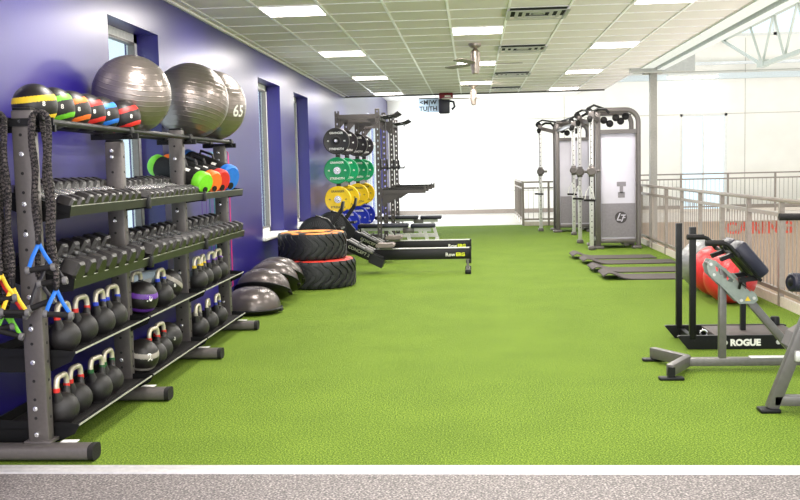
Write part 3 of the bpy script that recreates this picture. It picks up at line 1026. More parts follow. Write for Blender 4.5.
def kb_row(zf, items, shelf, bay):
    for i, (y, c, x) in enumerate(items):
        key = c
        label = 'black kettlebell with %s collars, %s from near end, %s kettlebell shelf, %s bay' % (c, ORD[i], shelf, bay)
        loc = (x, y, zf + 0.0045)
        rot = (0, 0, R(random.uniform(-8, 8)))
        if key not in KBP:
            p = make_kettlebell(c)
            KBP[key] = (p, children(p))
            p.location, p.rotation_euler = loc, rot
            p['label'] = label
        else:
            dup(KBP[key][0], loc, rot, label, KBP[key][1])
KBP = {}
kb_row(ZF3, [(5.12, 'red', -2.255), (5.39, 'red', -2.26), (5.66, 'royal', -2.255), (5.89, 'royal', -2.26)], 'upper', 'nearest')
kb_row(ZF4, [(5.10, 'red', -2.275), (5.33, 'red', -2.29), (5.60, 'dark green', -2.27), (5.82, 'dark green', -2.28)], 'lower', 'nearest')
kb_row(ZF3, [(6.70, 'dark', -2.38), (6.88, 'royal', -2.26)], 'upper', 'middle')
kb_row(ZF4, [(6.66, 'red', -2.26), (6.87, 'red', -2.28)], 'lower', 'middle')
kb_row(ZF3, [(7.82, 'yellow', -2.25), (8.04, 'yellow', -2.26), (8.32, 'purple', -2.26), (8.60, 'purple', -2.27)], 'upper', 'farthest')
kb_row(ZF4, [(7.83, 'grey', -2.26), (8.15, 'dark', -2.26), (8.48, 'navy', -2.26)], 'lower', 'farthest')
MG = 'medicine balls on the lower shelves'
medicine_ball((-2.27, 6.455, ZF3 + 0.124), 0.118, 'purple', 'black medicine ball with purple stripes on the upper kettlebell shelf', MG, T_10, (R(4), R(10), 0))
medicine_ball((-2.32, 7.22, ZF3 + 0.124), 0.118, 'grey', 'black medicine ball with pale grey stripes on the upper kettlebell shelf', MG, T_8, (R(-24), R(24), 0))
medicine_ball((-2.27, 6.42, ZF4 + 0.124), 0.118, 'grey', 'black and grey striped medicine ball on the lower kettlebell shelf, nearer one', MG, T_2, (R(8), R(12), 0))
medicine_ball((-2.32, 7.15, ZF4 + 0.124), 0.118, 'dark', 'plain dark medicine ball with white number on the lower kettlebell shelf', MG, T_8, (R(8), R(12), 0))

# ---- resistance bands with handles, hanging at the near end of the rack
M_STRAP = {}
def handle_set(t, base, colour, dy=0.0, ang=0.0, length=0.13, drop=0.13):
    """Coloured V strap ending in a foam handle with grey end pieces."""
    b = Vector(base)
    u = Vector((math.cos(ang), 0.12 + dy, math.sin(ang))).normalized()
    c = b + Vector((0.01, -0.015, -drop))
    e0, e1 = c - u * length / 2, c + u * length / 2
    for e in (e0, e1):
        mid = b.lerp(e, 0.5) + Vector((0, -0.012, 0))
        obj('strap', MB().tube([b, mid, e], 0.011, 8, flat=0.3, up=(0, 1, 0)), cmat(colour, 0.5), t, label=colour + ' webbing strap')
    h = obj('grip', MB().cyl(c - u * length * 0.42, c + u * length * 0.42, 0.0155, seg=16), M_GRIP, t)
    for s in (-1, 1):
        q = c + u * s * length * 0.5
        obj('end_ring', MB().lathe([(0.007, -0.013), (0.020, -0.011), (0.022, 0), (0.020, 0.011), (0.007, 0.013)], q, u, 16, close=True), M_CAP, h, label='grey plastic end ring')
def band(xa, xb, ytop, ztop, za, zb, colour, label, aa=0.1, ab=0.0, r=0.0150, ydrift=0.0):
    t = thing('resistance_band', label, 'resistance band', (xa, ytop, ztop), 'braided resistance bands on the rack end')
    def sway(x, z0, z1, n, ph):
        return [(x + 0.005 * math.sin(ph + k * 1.3), ytop + 0.004 * math.cos(ph + k) , z0 + (z1 - z0) * k / n) for k in range(n + 1)]
    left = sway(xa, za, ztop, 12, xa * 40)
    right = sway(xb, ztop, zb, 12, xb * 50 + 1)
    top = [((xa + xb) / 2 - (xb - xa) / 2 * math.cos(math.pi * k / 6), ytop, ztop + 0.03 * math.sin(math.pi * k / 6)) for k in range(1, 6)]
    obj('cord', MB().tube(left + top + right, r, 10), M_BRAID, t)
    for (x, z, a) in ((xa, za, aa), (xb, zb, ab)):
        obj('sleeve', MB().cyl((x, ytop, z - 0.02), (x, ytop, z + 0.03), 0.012), M_GRIP, t)
        handle_set(t, (x, ytop, z - 0.015), colour, ang=a)
band(-2.235, -2.155, 4.82, 1.800, 1.175, 0.935, 'blue', 'braided resistance band with blue straps hanging right of near upright', 0.12, -0.1)
band(-2.260, -2.195, 4.86, 1.790, 0.985, 1.10, 'dark', 'braided resistance band with black straps behind the blue strapped one', 0.35, 0.1)
band(-2.445, -2.385, 4.82, 1.800, 1.02, 0.95, 'yellow', 'braided resistance band with yellow straps hanging left of near upright', 0.1, -0.05)
band(-2.475, -2.415, 4.86, 1.790, 1.00, 0.93, 'red', 'braided resistance band with red straps at the left photo edge', 0.2, -0.05)
band(-2.500, -2.455, 4.89, 1.785, 0.86, 0.83, 'green', 'braided resistance band with green straps, lowest hanging at left photo edge', 0.1, -0.3)

# ---- flat loop bands hanging at the far end of the rack
def loop_band(x, y, z0, z1, w, colour, label):
    pts = []
    hw = 0.022
    for k in range(9):
        a = math.pi * k / 8
        pts.append((x - hw * math.cos(a), y, z1 + hw * math.sin(a)))
    for k in range(9):
        a = math.pi * k / 8
        pts.append((x + hw * math.cos(a), y, z0 - hw * math.sin(a)))
    tag(obj('loop_band', MB().tube(pts, w, 8, closed=True, flat=0.25, up=(1, 0, 0)), cmat(colour, 0.5), None, loc=(x, y, z1)), label, 'loop band', 'rubber loop bands on the far rack end')
loop_band(-2.30, 9.17, 0.42, 1.68, 0.016, 'magenta', 'magenta rubber loop band hanging outside the farthest rack upright')
loop_band(-2.45, 9.17, 0.52, 1.68, 0.014, 'teal', 'teal rubber loop band hanging behind the farthest rack upright')
loop_band(-2.53, 9.18, 0.60, 1.66, 0.010, 'purple', 'purple rubber loop band hanging against the wall at rack end')

# the rack stands a little askew to the wall: turn it with everything it carries
_piv, _ang = Vector((-2.335, 4.95, 0)), 0.013
for o in [o for o in COL.objects if o not in RACK_START and o.parent is None]:
    o.location = _piv + Matrix.Rotation(_ang, 3, 'Z') @ (Vector(o.location) - _piv)
    o.rotation_euler.z += _ang

# ------------------------------------------------------------------ balance domes
def make_dome():
    t = thing('balance_dome', '', 'balance trainer', (0, 0, 0), 'grey balance domes beside the rack')
    r = 0.305
    prof = [(r + 0.008, 0.055)]
    for k in range(0, 13):
        a = math.pi / 2 * k / 12
        prof.append(((r - 0.005) * math.cos(a) ** 0.8 if k < 12 else 0.0, 0.06 + 0.225 * math.sin(a)))
    obj('dome', MB().lathe(prof, (0, 0, 0), (0, 0, 1), 48), mat('charcoal_dome_vinyl', (92, 85, 83), 0.3, 0.5, 0.05, 20), t)
    obj('platform', MB().lathe([(0, 0.004), (r - 0.09, 0.004), (r - 0.04, 0.010), (r + 0.012, 0.045), (r + 0.018, 0.056), (r + 0.012, 0.066), (r - 0.01, 0.068)], (0, 0, 0), (0, 0, 1), 48), M_BLACK, t)
    ft = MB()
    for k in range(4):
        a = math.pi / 2 * k + 0.5
        ft.cyl((0.17 * math.cos(a), 0.17 * math.sin(a), 0.0), (0.17 * math.cos(a), 0.17 * math.sin(a), 0.006), 0.02)
    obj('foot', ft, M_GRIP, t)
    for s in (-1, 1):
        obj('grip_recess', MB().box((s * (r - 0.005), 0, 0.035), (0.05, 0.12, 0.02), None, 0.008), M_GRIP, t)
    return t
place_all(make_dome(), [
    ((-2.37, 10.12, 0.0), (0, 0, 0), 'grey balance dome flat on the turf, nearest of the stacked row'),
    ((-2.36, 10.60, 0.130), (R(-23), R(2), 0), 'grey balance dome tilted over the nearest one, second in row'),
    ((-2.345, 11.05, 0.165), (R(-29), R(4), 0.1), 'grey balance dome tilted, third in row toward the tires'),
    ((-2.36, 11.45, 0.175), (R(-32), R(4), 0.1), 'grey balance dome tilted, last in row and nearest the tires')])

# ------------------------------------------------------------------ tires
def tire(c, r, h, paint, label):
    t = thing('tractor_tire', label, 'tire', c, 'painted training tires')
    cx, cy, cz = c
    ri = r * 0.52
    prof = [(ri, h * 0.12), (ri * 1.05, h * 0.03), (r * 0.78, 0.0), (r * 0.93, h * 0.05), (r * 0.965, h * 0.14), (r * 0.97, h * 0.5), (r * 0.965, h * 0.86), (r * 0.93, h * 0.95), (r * 0.9, h * 0.972)]
    obj('carcass', MB().lathe(prof + [(r * 0.6, h * 0.93), (ri, h * 0.88)], c, (0, 0, 1), 64, close=True), M_TIRE, t)
    obj('painted_sidewall', MB().lathe([(r * 0.93, h * 0.955), (r * 0.91, h * 0.985), (r * 0.84, h * 1.0), (r * 0.72, h * 1.0), (r * 0.62, h * 0.965), (r * 0.55, h * 0.93)], c, (0, 0, 1), 64), paint, t)
    lugs = MB()
    n = 26
    for k in range(n):
        a0 = 2 * math.pi * k / n
        for s in (-1, 1):
            # chevron lug: a block wrapped on the tread from the centre line to the shoulder
            ring = []
            m = 5
            for j in range(m + 1):
                f = j / m
                z = cz + h * 0.5 + s * h * (0.02 + 0.44 * f)
                sh = 0.16 * (1 - f) * 1.4 + (0.05 if s > 0 else 0.0) + (0.04 * math.sin(f * 6))
                wid = 0.052 + 0.035 * f
                rr = r * (1.0 if f < 0.85 else 0.975)
                q = []
                for (da, rad) in ((-wid, r * 0.955), (-wid * 0.85, rr), (wid * 0.85, rr), (wid, r * 0.955)):
                    q.append(lugs.bm.verts.new((cx + rad * math.cos(a0 + sh + da), cy + rad * math.sin(a0 + sh + da), z)))
                ring.append(q)
            for j in range(m):
                for i in range(4):
                    lugs.bm.faces.new((ring[j][i], ring[j][(i + 1) % 4], ring[j + 1][(i + 1) % 4], ring[j + 1][i]))
            lugs.bm.faces.new(ring[0])
            lugs.bm.faces.new(ring[-1])
    obj('tread', lugs, M_TIRE, t, smooth=25)
    return t
tire((-2.075, 12.50, 0.0), 0.53, 0.365, tire_paint('worn_red_paint', (222, 58, 44)), 'big black tire with red painted sidewall lying on the turf')
tire((-2.105, 12.49, 0.366), 0.448, 0.345, tire_paint('worn_orange_paint', (240, 150, 70)), 'black tire with orange painted sidewall stacked on the red one')

# ------------------------------------------------------------------ rowing machines
def rower(y, dx, label):
    t = thing('rowing_machine', label, 'rowing machine', (-1.2 + dx, y, 0), 'black rowing machines side by side')
    X = lambda v: v + dx
    obj('monorail', MB().span(X(-1.45), X(-0.065), y - 0.028, y + 0.028, 0.19, 0.345, 0.006), M_ROWB, t)
    obj('rail_top', MB().span(X(-1.40), X(-0.06), y - 0.034, y + 0.034, 0.345, 0.358, 0.003), M_STEEL, t, label='bright steel rail cap')
    obj('rail_end', MB().span(X(-0.075), X(-0.045), y - 0.036, y + 0.036, 0.18, 0.362, 0.008), M_ROWB, t)
    obj('lettering', MB().add(T_ROW, face_y((X(-0.345), y - 0.0295, 0.255))), M_LETW, t)
    obj('lettering', MB().add(T_ERG, face_y((X(-0.20), y - 0.0295, 0.255))), M_LETY, t, label='yellow lettering')
    lg = obj('rear_leg', MB().bar((X(-0.10), y, 0.20), (X(-0.09), y, 0.045), 0.05, 0.03).span(X(-0.12), X(-0.065), y - 0.26, y + 0.26, 0.02, 0.055, 0.01), M_GREYM, t)
    for s in (-1, 1):
        obj('foot_cap', MB().span(X(-0.135), X(-0.05), y + s * 0.27 - 0.035, y + s * 0.27 + 0.035, 0.0, 0.062, 0.012), M_ROWB, lg)
    st = MB().prism([(-0.13, 0.0), (-0.14, 0.03), (-0.10, 0.055), (0.0, 0.045), (0.10, 0.055), (0.13, 0.035), (0.12, 0.0)], lambda u, v, w: (X(-1.27) + u, y + w, 0.385 + v), -0.15, 0.15)
    so = obj('seat', st, mat('grey_seat_foam', (118, 108, 102), 0.6), t)
    obj('roller_carriage', MB().span(X(-1.36), X(-1.18), y - 0.05, y + 0.05, 0.352, 0.39, 0.006), M_GREYM, so)
    # slanted foot section, flywheel end
    obj('foot_beam', MB().bar((X(-1.93), y, 0.46), (X(-1.33), y, 0.175), 0.13, 0.145, bev=0.01), M_ROWB, t)
    obj('heel_guard', MB().prism([(-1.45, 0.30), (-1.28, 0.20), (-1.33, 0.085), (-1.52, 0.18)], lambda u, v, w: (X(u), y + w, v), -0.17, 0.17), M_ROWB, t)
    rot = Matrix.Rotation(math.atan2(0.285, 0.60), 4, 'Y')
    obj('lettering', MB().add(T_C2, Matrix.Translation((X(-1.66), y - 0.0665, 0.33)) @ rot @ Matrix.Rotation(R(90), 4, 'X')), mat('pale_grey_lettering', (190, 190, 160), 0.5), t, label='pale grey lettering')
    for s in (-1, 1):
        fp = obj('footrest', MB().bar((X(-1.80), y + s * 0.13, 0.50), (X(-1.50), y + s * 0.13, 0.33), 0.11, 0.025, bev=0.005), M_CAP, t)
        obj('strap', MB().tube([(X(-1.66), y + s * 0.13 - 0.06, 0.41), (X(-1.63), y + s * 0.13 - 0.05, 0.47), (X(-1.62), y + s * 0.13 + 0.05, 0.47), (X(-1.66), y + s * 0.13 + 0.06, 0.41)], 0.016, 8, flat=0.4), M_GREYM, fp)
        obj('heel_cup', MB().bar((X(-1.56), y + s * 0.13, 0.375), (X(-1.44), y + s * 0.13, 0.31), 0.12, 0.05, bev=0.012), M_GREYM, fp)
    # flywheel housing
    fz = 0.575
    obj('flywheel_housing', MB().lathe([(0, -0.075), (0.17, -0.075), (0.24, -0.06), (0.262, -0.03), (0.262, 0.03), (0.24, 0.06), (0.17, 0.075), (0, 0.075)], (X(-2.28), y, fz), (0, 1, 0), 40).prism([(-2.28, 0.34), (-1.90, 0.42), (-1.90, 0.55), (-2.10, 0.80), (-2.28, 0.86)], lambda u, v, w: (X(u), y + w, v), -0.055, 0.055), M_ROWB, t)
    vents = MB()
    for k in range(40):
        a = 2 * math.pi * k / 40
        vents.bar((X(-2.28) + 0.12 * math.cos(a), y - 0.077, fz + 0.12 * math.sin(a)), (X(-2.28) + 0.20 * math.cos(a), y - 0.073, fz + 0.20 * math.sin(a)), 0.006, 0.006)
    obj('vent_grille', vents, mat('dark_grey_plastic', (58, 58, 60), 0.5), t)
    obj('front_leg', MB().bar((X(-2.28), y, 0.42), (X(-2.36), y, 0.05), 0.07, 0.05).span(X(-2.40), X(-2.32), y - 0.3, y + 0.3, 0.0, 0.06, 0.012), M_ROWB, t)
    obj('monitor_arm', MB().bar((X(-2.12), y, 0.62), (X(-1.90), y, 0.93), 0.035, 0.06), M_ROWB, t)
    mo = obj('monitor', MB().bar((X(-1.905), y, 0.90), (X(-1.875), y, 1.05), 0.17, 0.03, up=(1, 0, 0), bev=0.008), M_ROWB, t)
    obj('screen', MB().bar((X(-1.878), y, 0.95), (X(-1.862), y, 1.03), 0.12, 0.006, up=(1, 0, 0)), M_CAP, mo)
    obj('pull_handle', MB().cyl((X(-1.90), y - 0.2, 0.66), (X(-1.90), y + 0.2, 0.66), 0.014).span(X(-2.0), X(-1.89), y - 0.02, y + 0.02, 0.64, 0.68), M_ROWB, t)
rower(13.9, 0.0, 'black rowing machine with yellow lettering, nearer of the two')
rower(15.45, 0.0, 'black rowing machine with yellow lettering, farther of the two')

# ------------------------------------------------------------------ power racks with plate storage
PZ = (1.995, 1.495, 1.005, 0.55)
def slotted_upright(x, y, z0, z1):
    """A square tube pierced by a ladder of through slots."""
    mb = MB()
    h = 0.038
    for sx in (-1, 1):
        for sy in (-1, 1):
            mb.span(x + sx * h, x + sx * (h - 0.026), y + sy * h, y + sy * (h - 0.026), z0, z1)
    z = z0
    while z < z1:
        t = min(z + 0.066, z1)
        mb.span(x - h + 0.001, x + h - 0.001, y - h + 0.001, y + h - 0.001, z, t)
        z += 0.10
    return mb
def power_rack(y0, y1, which):
    xr, xf, H = -2.305, -1.615, 2.50
    t = thing('power_rack', 'tall grey power rack with plate storage, %s of two' % which, 'power rack', (xf, y0, 0), 'grey half racks along the wall')
    for y in (y0, y1):
        f = obj('upright', slotted_upright(xf, y, 0.0, H), M_PRACK, t)
        obj('cap', MB().span(xf - 0.04, xf + 0.04, y - 0.04, y + 0.04, H, H + 0.03, 0.01), M_PRACK, f)
        obj('upright', slotted_upright(xr, y, 0.0, H), M_PRACK, t)
        obj('crossmember', MB().span(xr, xf, y - 0.03, y + 0.03, H - 0.14, H - 0.06), M_PRACK, t)
        obj('crossmember', MB().span(xr, xf, y - 0.03, y + 0.03, 0.04, 0.12), M_PRACK, t)
        for s in (1, -1):
            gs = MB().prism([(0.0, 0), (0.14, 0), (0.0, -0.16)], lambda u, v, w: ((xf - 0.038 - u) if s > 0 else (xr + 0.038 + u), y + w, H - 0.14 + v), -0.006, 0.006)
            obj('gusset', gs, M_PRACK, t)
        for z in PZ:
            pg = obj('plate_peg', MB().cyl((xr, y - 0.03, z), (xr, y - 0.26, z), 0.024, seg=16), M_CHROME, t)
            obj('peg_flange', MB().cyl((xr, y - 0.038, z), (xr, y - 0.046, z), 0.045, seg=16), M_PRACK, pg)
        # spotter arm on this upright
        arm = MB().span(xf + 0.05, xf + 0.80, y - 0.03, y + 0.03, 1.075, 1.14).span(xf + 0.04, xf + 0.06, y - 0.045, y + 0.045, 1.0, 1.18)
        arm.prism([(0.05, 1.08), (0.40, 1.08), (0.05, 0.86)], lambda u, v, w: (xf + u, y + w, v), -0.006, 0.006)
        ao = obj('spotter_arm', arm, M_PRACK, t)
        obj('wear_strip', MB().span(xf + 0.06, xf + 0.80, y - 0.028, y + 0.028, 1.14, 1.158), M_BLACK, ao)
        obj('end_stop', MB().span(xf + 0.77, xf + 0.80, y - 0.03, y + 0.03, 1.14, 1.20), M_PRACK, ao)
        jc = MB().span(xf + 0.038, xf + 0.06, y - 0.05, y + 0.05, 1.48, 1.68).span(xf + 0.05, xf + 0.17, y - 0.03, y + 0.03, 1.50, 1.53).span(xf + 0.15, xf + 0.17, y - 0.03, y + 0.03, 1.50, 1.57)
        obj('bar_hook', jc, M_BLACK, t)
        obj('name_plate', MB().span(xf - 0.035, xf + 0.035, y - 0.042, y - 0.038, 0.9, 1.0), M_PRACK, t)
    for z, x in ((H - 0.10, xf), (H - 0.10, xr), (0.08, xr), (1.25, xr)):
        obj('side_beam', MB().span(x - 0.03, x + 0.03, y0, y1, z - 0.04, z + 0.04), M_PRACK, t)
    pb = MB()
    for q in range(4):
        y = y0 + 0.2 + (y1 - y0 - 0.4) * q / 3
        pb.tube([(xf, y, H - 0.1), (xf + 0.25, y, H - 0.07), (xf + 0.34, y + 0.03, H - 0.02)], 0.015, 10)
    pb.tube([(xf + 0.18, y0, H - 0.1), (xf + 0.22, (y0 + y1) / 2, H - 0.05), (xf + 0.18, y1, H - 0.1)], 0.02, 10)
    obj('pull_up_grips', pb, M_BLACK, t)
    return t
power_rack(16.6, 17.8, 'nearer')
power_rack(19.4, 20.6, 'farther')

def make_plate(colour):
    t = thing('bumper_plate', '', 'weight plate', (0, 0, 0), 'coloured bumper plates on the rack pegs')
    r, w = 0.225, 0.036
    prof = [(0.028, -w), (0.075, -w), (0.08, -w + 0.006), (r - 0.03, -w + 0.006), (r - 0.012, -w), (r, -w + 0.010), (r, w - 0.010), (r - 0.012, w), (r - 0.03, w - 0.006), (0.08, w - 0.006), (0.075, w), (0.028, w)]
    cm_ = mat('plate_' + colour, {'black': (34, 30, 30), 'green': (0, 140, 84), 'yellow': (236, 196, 20), 'blue': (24, 44, 170)}[colour], 0.4, 0, 0.05, 20)
    obj('disc', MB().lathe(prof, (0, 0, 0), (0, 1, 0), 48, close=True), cm_, t)
    obj('hub', MB().lathe([(0.027, -w - 0.002), (0.062, -w - 0.002), (0.062, -w + 0.01), (0.027, -w + 0.01)], (0, 0, 0), (0, 1, 0), 28, close=True), M_CHROME if colour != 'black' else M_BLACK, t)
    lt = MB()
    lt.add(T_PTOP, face_y((0, -w + 0.004, 0.135))).add(T_STRENGTH, face_y((0, -w + 0.004, -0.135)))
    obj('lettering', MB().add(T_KG, face_y((-0.14, -w + 0.004, 0))), M_LETW if colour in ('black', 'green', 'blue') else M_LETD, t)
    obj('lettering', MB().add(T_KG, face_y((0.14, -w + 0.004, 0))), M_LETW if colour in ('black', 'green', 'blue') else M_LETD, t)
    obj('lettering', lt, M_LETW if colour in ('black', 'green', 'blue') else M_LETD, t)
    return t
for colour, z in zip(('black', 'green', 'yellow', 'blue'), PZ):
    p = make_plate(colour)
    spots = []
    for k, y in enumerate((16.6, 17.8, 19.4, 20.6)):
        spots.append(((-2.305, y - 0.15, z - 0.003), (0, 0, 0), '%s bumper plate on its rack peg, %s in depth of the %s row' % (colour, ('nearest', 'second', 'third', 'last')[k], colour)))
    place_all(p, spots)

# ------------------------------------------------------------------ benches at the racks
def bench(y, x0, label):
    t = thing('weight_bench', label, 'bench', (x0 + 0.7, y, 0), 'adjustable benches at the racks')
    obj('back_pad', MB().span(x0, x0 + 0.90, y - 0.15, y + 0.15, 0.46, 0.53, 0.02), M_NAVY, t)
    obj('seat_pad', MB().span(x0 + 0.94, x0 + 1.38, y - 0.15, y + 0.15, 0.45, 0.52, 0.02), M_NAVY, t)
    fr = MB().bar((x0 + 0.15, y, 0.12), (x0 + 1.25, y, 0.12), 0.07, 0.07).bar((x0 + 0.95, y, 0.12), (x0 + 0.85, y, 0.42), 0.06, 0.06).bar((x0 + 0.1, y, 0.43), (x0 + 0.9, y, 0.43), 0.06, 0.05).bar((x0 + 0.92, y, 0.42), (x0 + 1.3, y, 0.41), 0.06, 0.06)
    fr.bar((x0 + 0.55, y, 0.42), (x0 + 0.75, y, 0.14), 0.05, 0.03)
    obj('frame', fr, M_STEEL, t)
    obj('leg', MB().bar((x0 + 1.18, y, 0.40), (x0 + 1.28, y, 0.06), 0.05, 0.06).span(x0 + 1.24, x0 + 1.31, y - 0.25, y + 0.25, 0.0, 0.07, 0.01), M_STEEL, t)
    obj('leg', MB().bar((x0 + 0.2, y, 0.12), (x0 + 0.14, y, 0.05), 0.05, 0.06).span(x0 + 0.1, x0 + 0.18, y - 0.3, y + 0.3, 0.0, 0.07, 0.01), M_GREYM, t)
    obj('bracket', MB().span(x0 + 0.80, x0 + 1.0, y - 0.06, y + 0.06, 0.36, 0.45, 0.01), M_GREYM, t)
    for s in (-1, 1):
        obj('wheel', MB().cyl((x0 + 0.08, y + s * 0.30, 0.05), (x0 + 0.08, y + s * 0.34, 0.05), 0.05, seg=20), M_GRIP, t)
bench(17.2, -2.06, 'navy padded bench standing in the nearer power rack')
bench(20.0, -2.04, 'navy padded bench standing in the farther power rack')

# ------------------------------------------------------------------ cable machines
M_CAB = mat('cable_machine_grey', (106, 100, 98), 0.35, 0.4, 0.05, 40)
def cable_column(t, x, y, zc, handle=True):
    c = MB().span(x - 0.035, x + 0.035, y - 0.03, y + 0.03, 0.05, 2.36, 0.008)
    for k in range(20):
        z = 0.3 + 0.1 * k
        c.cyl((x, y - 0.0295, z), (x, y - 0.0315, z), 0.010, seg=10, mi=1)
    co = obj('column', c, [M_STEEL, M_DARK], t)
    obj('base_block', MB().span(x - 0.06, x + 0.06, y - 0.05, y + 0.05, 0.0, 0.07, 0.012), M_CAB, co)
    obj('top_bracket', MB().span(x - 0.05, x + 0.05, y - 0.05, y + 0.05, 2.30, 2.42, 0.012), M_CAB, co)
    ca = obj('carriage', MB().lathe([(0, -0.05), (0.06, -0.05), (0.082, -0.03), (0.082, 0.03), (0.06, 0.05), (0, 0.05)], (x - 0.0, y - 0.06, zc), (0.3, 1, 0), 24).span(x - 0.05, x + 0.05, y - 0.05, y + 0.05, zc - 0.10, zc + 0.10, 0.01).cyl((x + 0.03, y, zc), (x + 0.15, y - 0.02, zc), 0.025), M_CAB, t)
    obj('cable', MB().cyl((x - 0.04, y - 0.07, zc - 0.03), (x - 0.04, y - 0.07, zc - 0.26), 0.006).cyl((x - 0.02, y - 0.05, zc + 0.05), (x - 0.02, y - 0.05, 2.34), 0.004), M_BLACK, ca)
    if handle:
        hx, hy, hz = x - 0.04, y - 0.07, zc - 0.26
        ho = obj('handle_strap', MB().tube([(hx - 0.085, hy, hz - 0.24), (hx - 0.06, hy, hz - 0.1), (hx, hy, hz), (hx + 0.06, hy, hz - 0.1), (hx + 0.085, hy, hz - 0.24)], 0.014, 8, flat=0.4), M_LETW, t)
        obj('grip', MB().cyl((hx - 0.10, hy, hz - 0.24), (hx + 0.10, hy, hz - 0.25), 0.02, seg=14), M_GRIP, ho)
def stack_tower(x0, x1, y0, y1, label, cols, logo):
    t = thing('cable_machine', label, 'cable machine', ((x0 + x1) / 2, y0, 0), 'grey cable machines with frosted shrouds')
    H = 2.44
    for y in (y0, y1):
        rad = 0.22
        pts = [(x0, y, 0.03), (x0, y, H - 0.05)]
        obj('post', MB().span(x0 - 0.045, x0 + 0.045, y - 0.03, y + 0.03, 0.03, H, 0.012), M_CAB, t)
        arc = [(x1, y, 0.03), (x1, y, 1.0), (x1, y, H - rad)] + [(x1 - rad + rad * math.cos(a), y, H - rad + rad * math.sin(a)) for a in [math.pi / 2 * k / 8 for k in range(1, 9)]] + [((x0 + x1) / 2, y, H), (x0 - 0.02, y, H)]
        obj('bent_frame', MB().tube(arc, 0.045, 12, up=(0, 1, 0)), M_CAB, t)
        obj('crossbar', MB().span(x0, x1, y - 0.025, y + 0.025, 2.03, 2.10), M_CAB, t)
        obj('foot', MB().span(x0 - 0.11, x0 + 0.09, y - 0.09, y + 0.09, 0.0, 0.05, 0.012), M_CAB, t)
        obj('foot', MB().span(x1 - 0.11, x1 + 0.05, y - 0.09, y + 0.09, 0.0, 0.05, 0.012), M_CAB, t)
    xm = (x0 + x1) / 2
    obj('base', MB().span(x0, x1, y0, y1, 0.10, 0.17, 0.01).cyl((xm + 0.15, y0 + 0.05, 0.10), (xm + 0.15, y1 - 0.05, 0.10), 0.06), M_CAB, t)
    for y, s in ((y0 + 0.045, -1), (y1 - 0.045, 1)):
        sh = obj('shroud', MB().span(x0 + 0.05, x1 - 0.04, y - 0.012, y + 0.012, 0.17, 2.03, 0.006), M_FROST, t, label='pale frosted shroud panel')
        yy = y + s * 0.0135
        lo = MB().span(x0 + 0.06, x1 - 0.05, min(yy, yy + s * 0.002), max(yy, yy + s * 0.002), 0.2, 0.80)
        obj('lower_panel', lo, M_SHROUD, sh, label='grey lower shroud panel')
        if s < 0:
            ws = MB().span(xm - 0.02, xm + 0.14, yy - 0.003, yy, 1.10, 1.18).span(xm + 0.03, xm + 0.09, yy - 0.003, yy, 0.98, 1.10).span(xm + 0.0, xm + 0.12, yy - 0.003, yy, 0.90, 1.0)
            obj('weight_selector', ws, M_SHROUD, sh)
    if logo:
        yl = y0 + 0.045 - 0.0165
        cx, cz = xm + 0.05, 0.55
        lg = obj('logo_disc', MB().cyl((cx, yl, cz), (cx, yl - 0.003, cz), 0.105, seg=36), mat('logo_dark_grey', (62, 56, 58), 0.4), t)
        sl = MB()
        for dx, z0_, z1_ in ((-0.045, -0.05, 0.075), (0.03, -0.075, 0.05)):
            sl.prism([(dx - 0.012 - 0.02, z0_), (dx + 0.010 - 0.02, z0_), (dx + 0.010 + 0.03, z1_), (dx - 0.012 + 0.03, z1_)], lambda u, v, w: (cx + u, yl - 0.003 + w, cz + v), -0.002, 0.0)
        sl.prism([(-0.07, -0.055), (0.0, -0.055), (0.005, -0.035), (-0.065, -0.035)], lambda u, v, w: (cx + u, yl - 0.003 + w, cz + v), -0.002, 0.0)
        sl.prism([(0.0, 0.03), (0.08, 0.03), (0.085, 0.05), (0.005, 0.05)], lambda u, v, w: (cx + u, yl - 0.003 + w, cz + v), -0.002, 0.0)
        sl.prism([(0.02, -0.012), (0.075, -0.012), (0.08, 0.006), (0.026, 0.006)], lambda u, v, w: (cx + u, yl - 0.003 + w, cz + v), -0.002, 0.0)
        obj('emblem', sl, M_FROST, lg)
    wt = MB()
    for k in range(14):
        wt.span(xm - 0.14, xm + 0.14, (y0 + y1) / 2 - 0.08, (y0 + y1) / 2 + 0.08, 0.22 + 0.045 * k, 0.26 + 0.045 * k)
    obj('weight_stack', wt, M_BLACK, t)
    for (x, y, zc) in cols:
        cable_column(t, x, y, zc)
        yt = y0 if abs(y - y0) < abs(y - y1) else y1
        obj('top_arm', MB().bar((x0, yt, 2.26), (x, y, 2.34), 0.06, 0.08, bev=0.01), M_CAB, t)
        obj('pulley', MB().lathe([(0, -0.02), (0.06, -0.02), (0.045, 0), (0.06, 0.02), (0, 0.02)], (x - 0.04, y - 0.02, 2.42), (0.2, 1, 0), 20), M_BLACK, t)
        obj('cable_guide', MB().tube([(x - 0.07, y - 0.05, 2.46), (x + 0.05, y, 2.52), (x0 + 0.1, yt, 2.47)], 0.02, 8), M_BLACK, t)
        obj('hook_arm', MB().tube([(x + 0.02, y, 2.40), (x + 0.12, y - 0.06, 2.45), (x + 0.24, y - 0.08, 2.44), (x + 0.30, y - 0.04, 2.38)], 0.026, 8), M_BLACK, t)
        obj('cable_stop', MB().sphere((x - 0.03, y - 0.07, 2.29), 0.05, 16, 10).sphere((x - 0.03, y - 0.07, 2.26), 0.04, 16, 10), M_GRIP, t)
    for k, (bx, bz) in enumerate(((0.12, 2.27), (0.23, 2.21), (0.33, 2.31), (0.42, 2.25), (0.50, 2.33))):
        obj('ball_grip', MB().sphere((x0 + bx, y0 + 0.12 + 0.04 * (k % 2), bz), 0.065, 20, 12), M_GRIP, t)
    obj('grip_bar', MB().cyl((x0, y0 + 0.13, 2.36), (x1 - 0.1, y0 + 0.13, 2.36), 0.015), M_CAB, t)
    return t
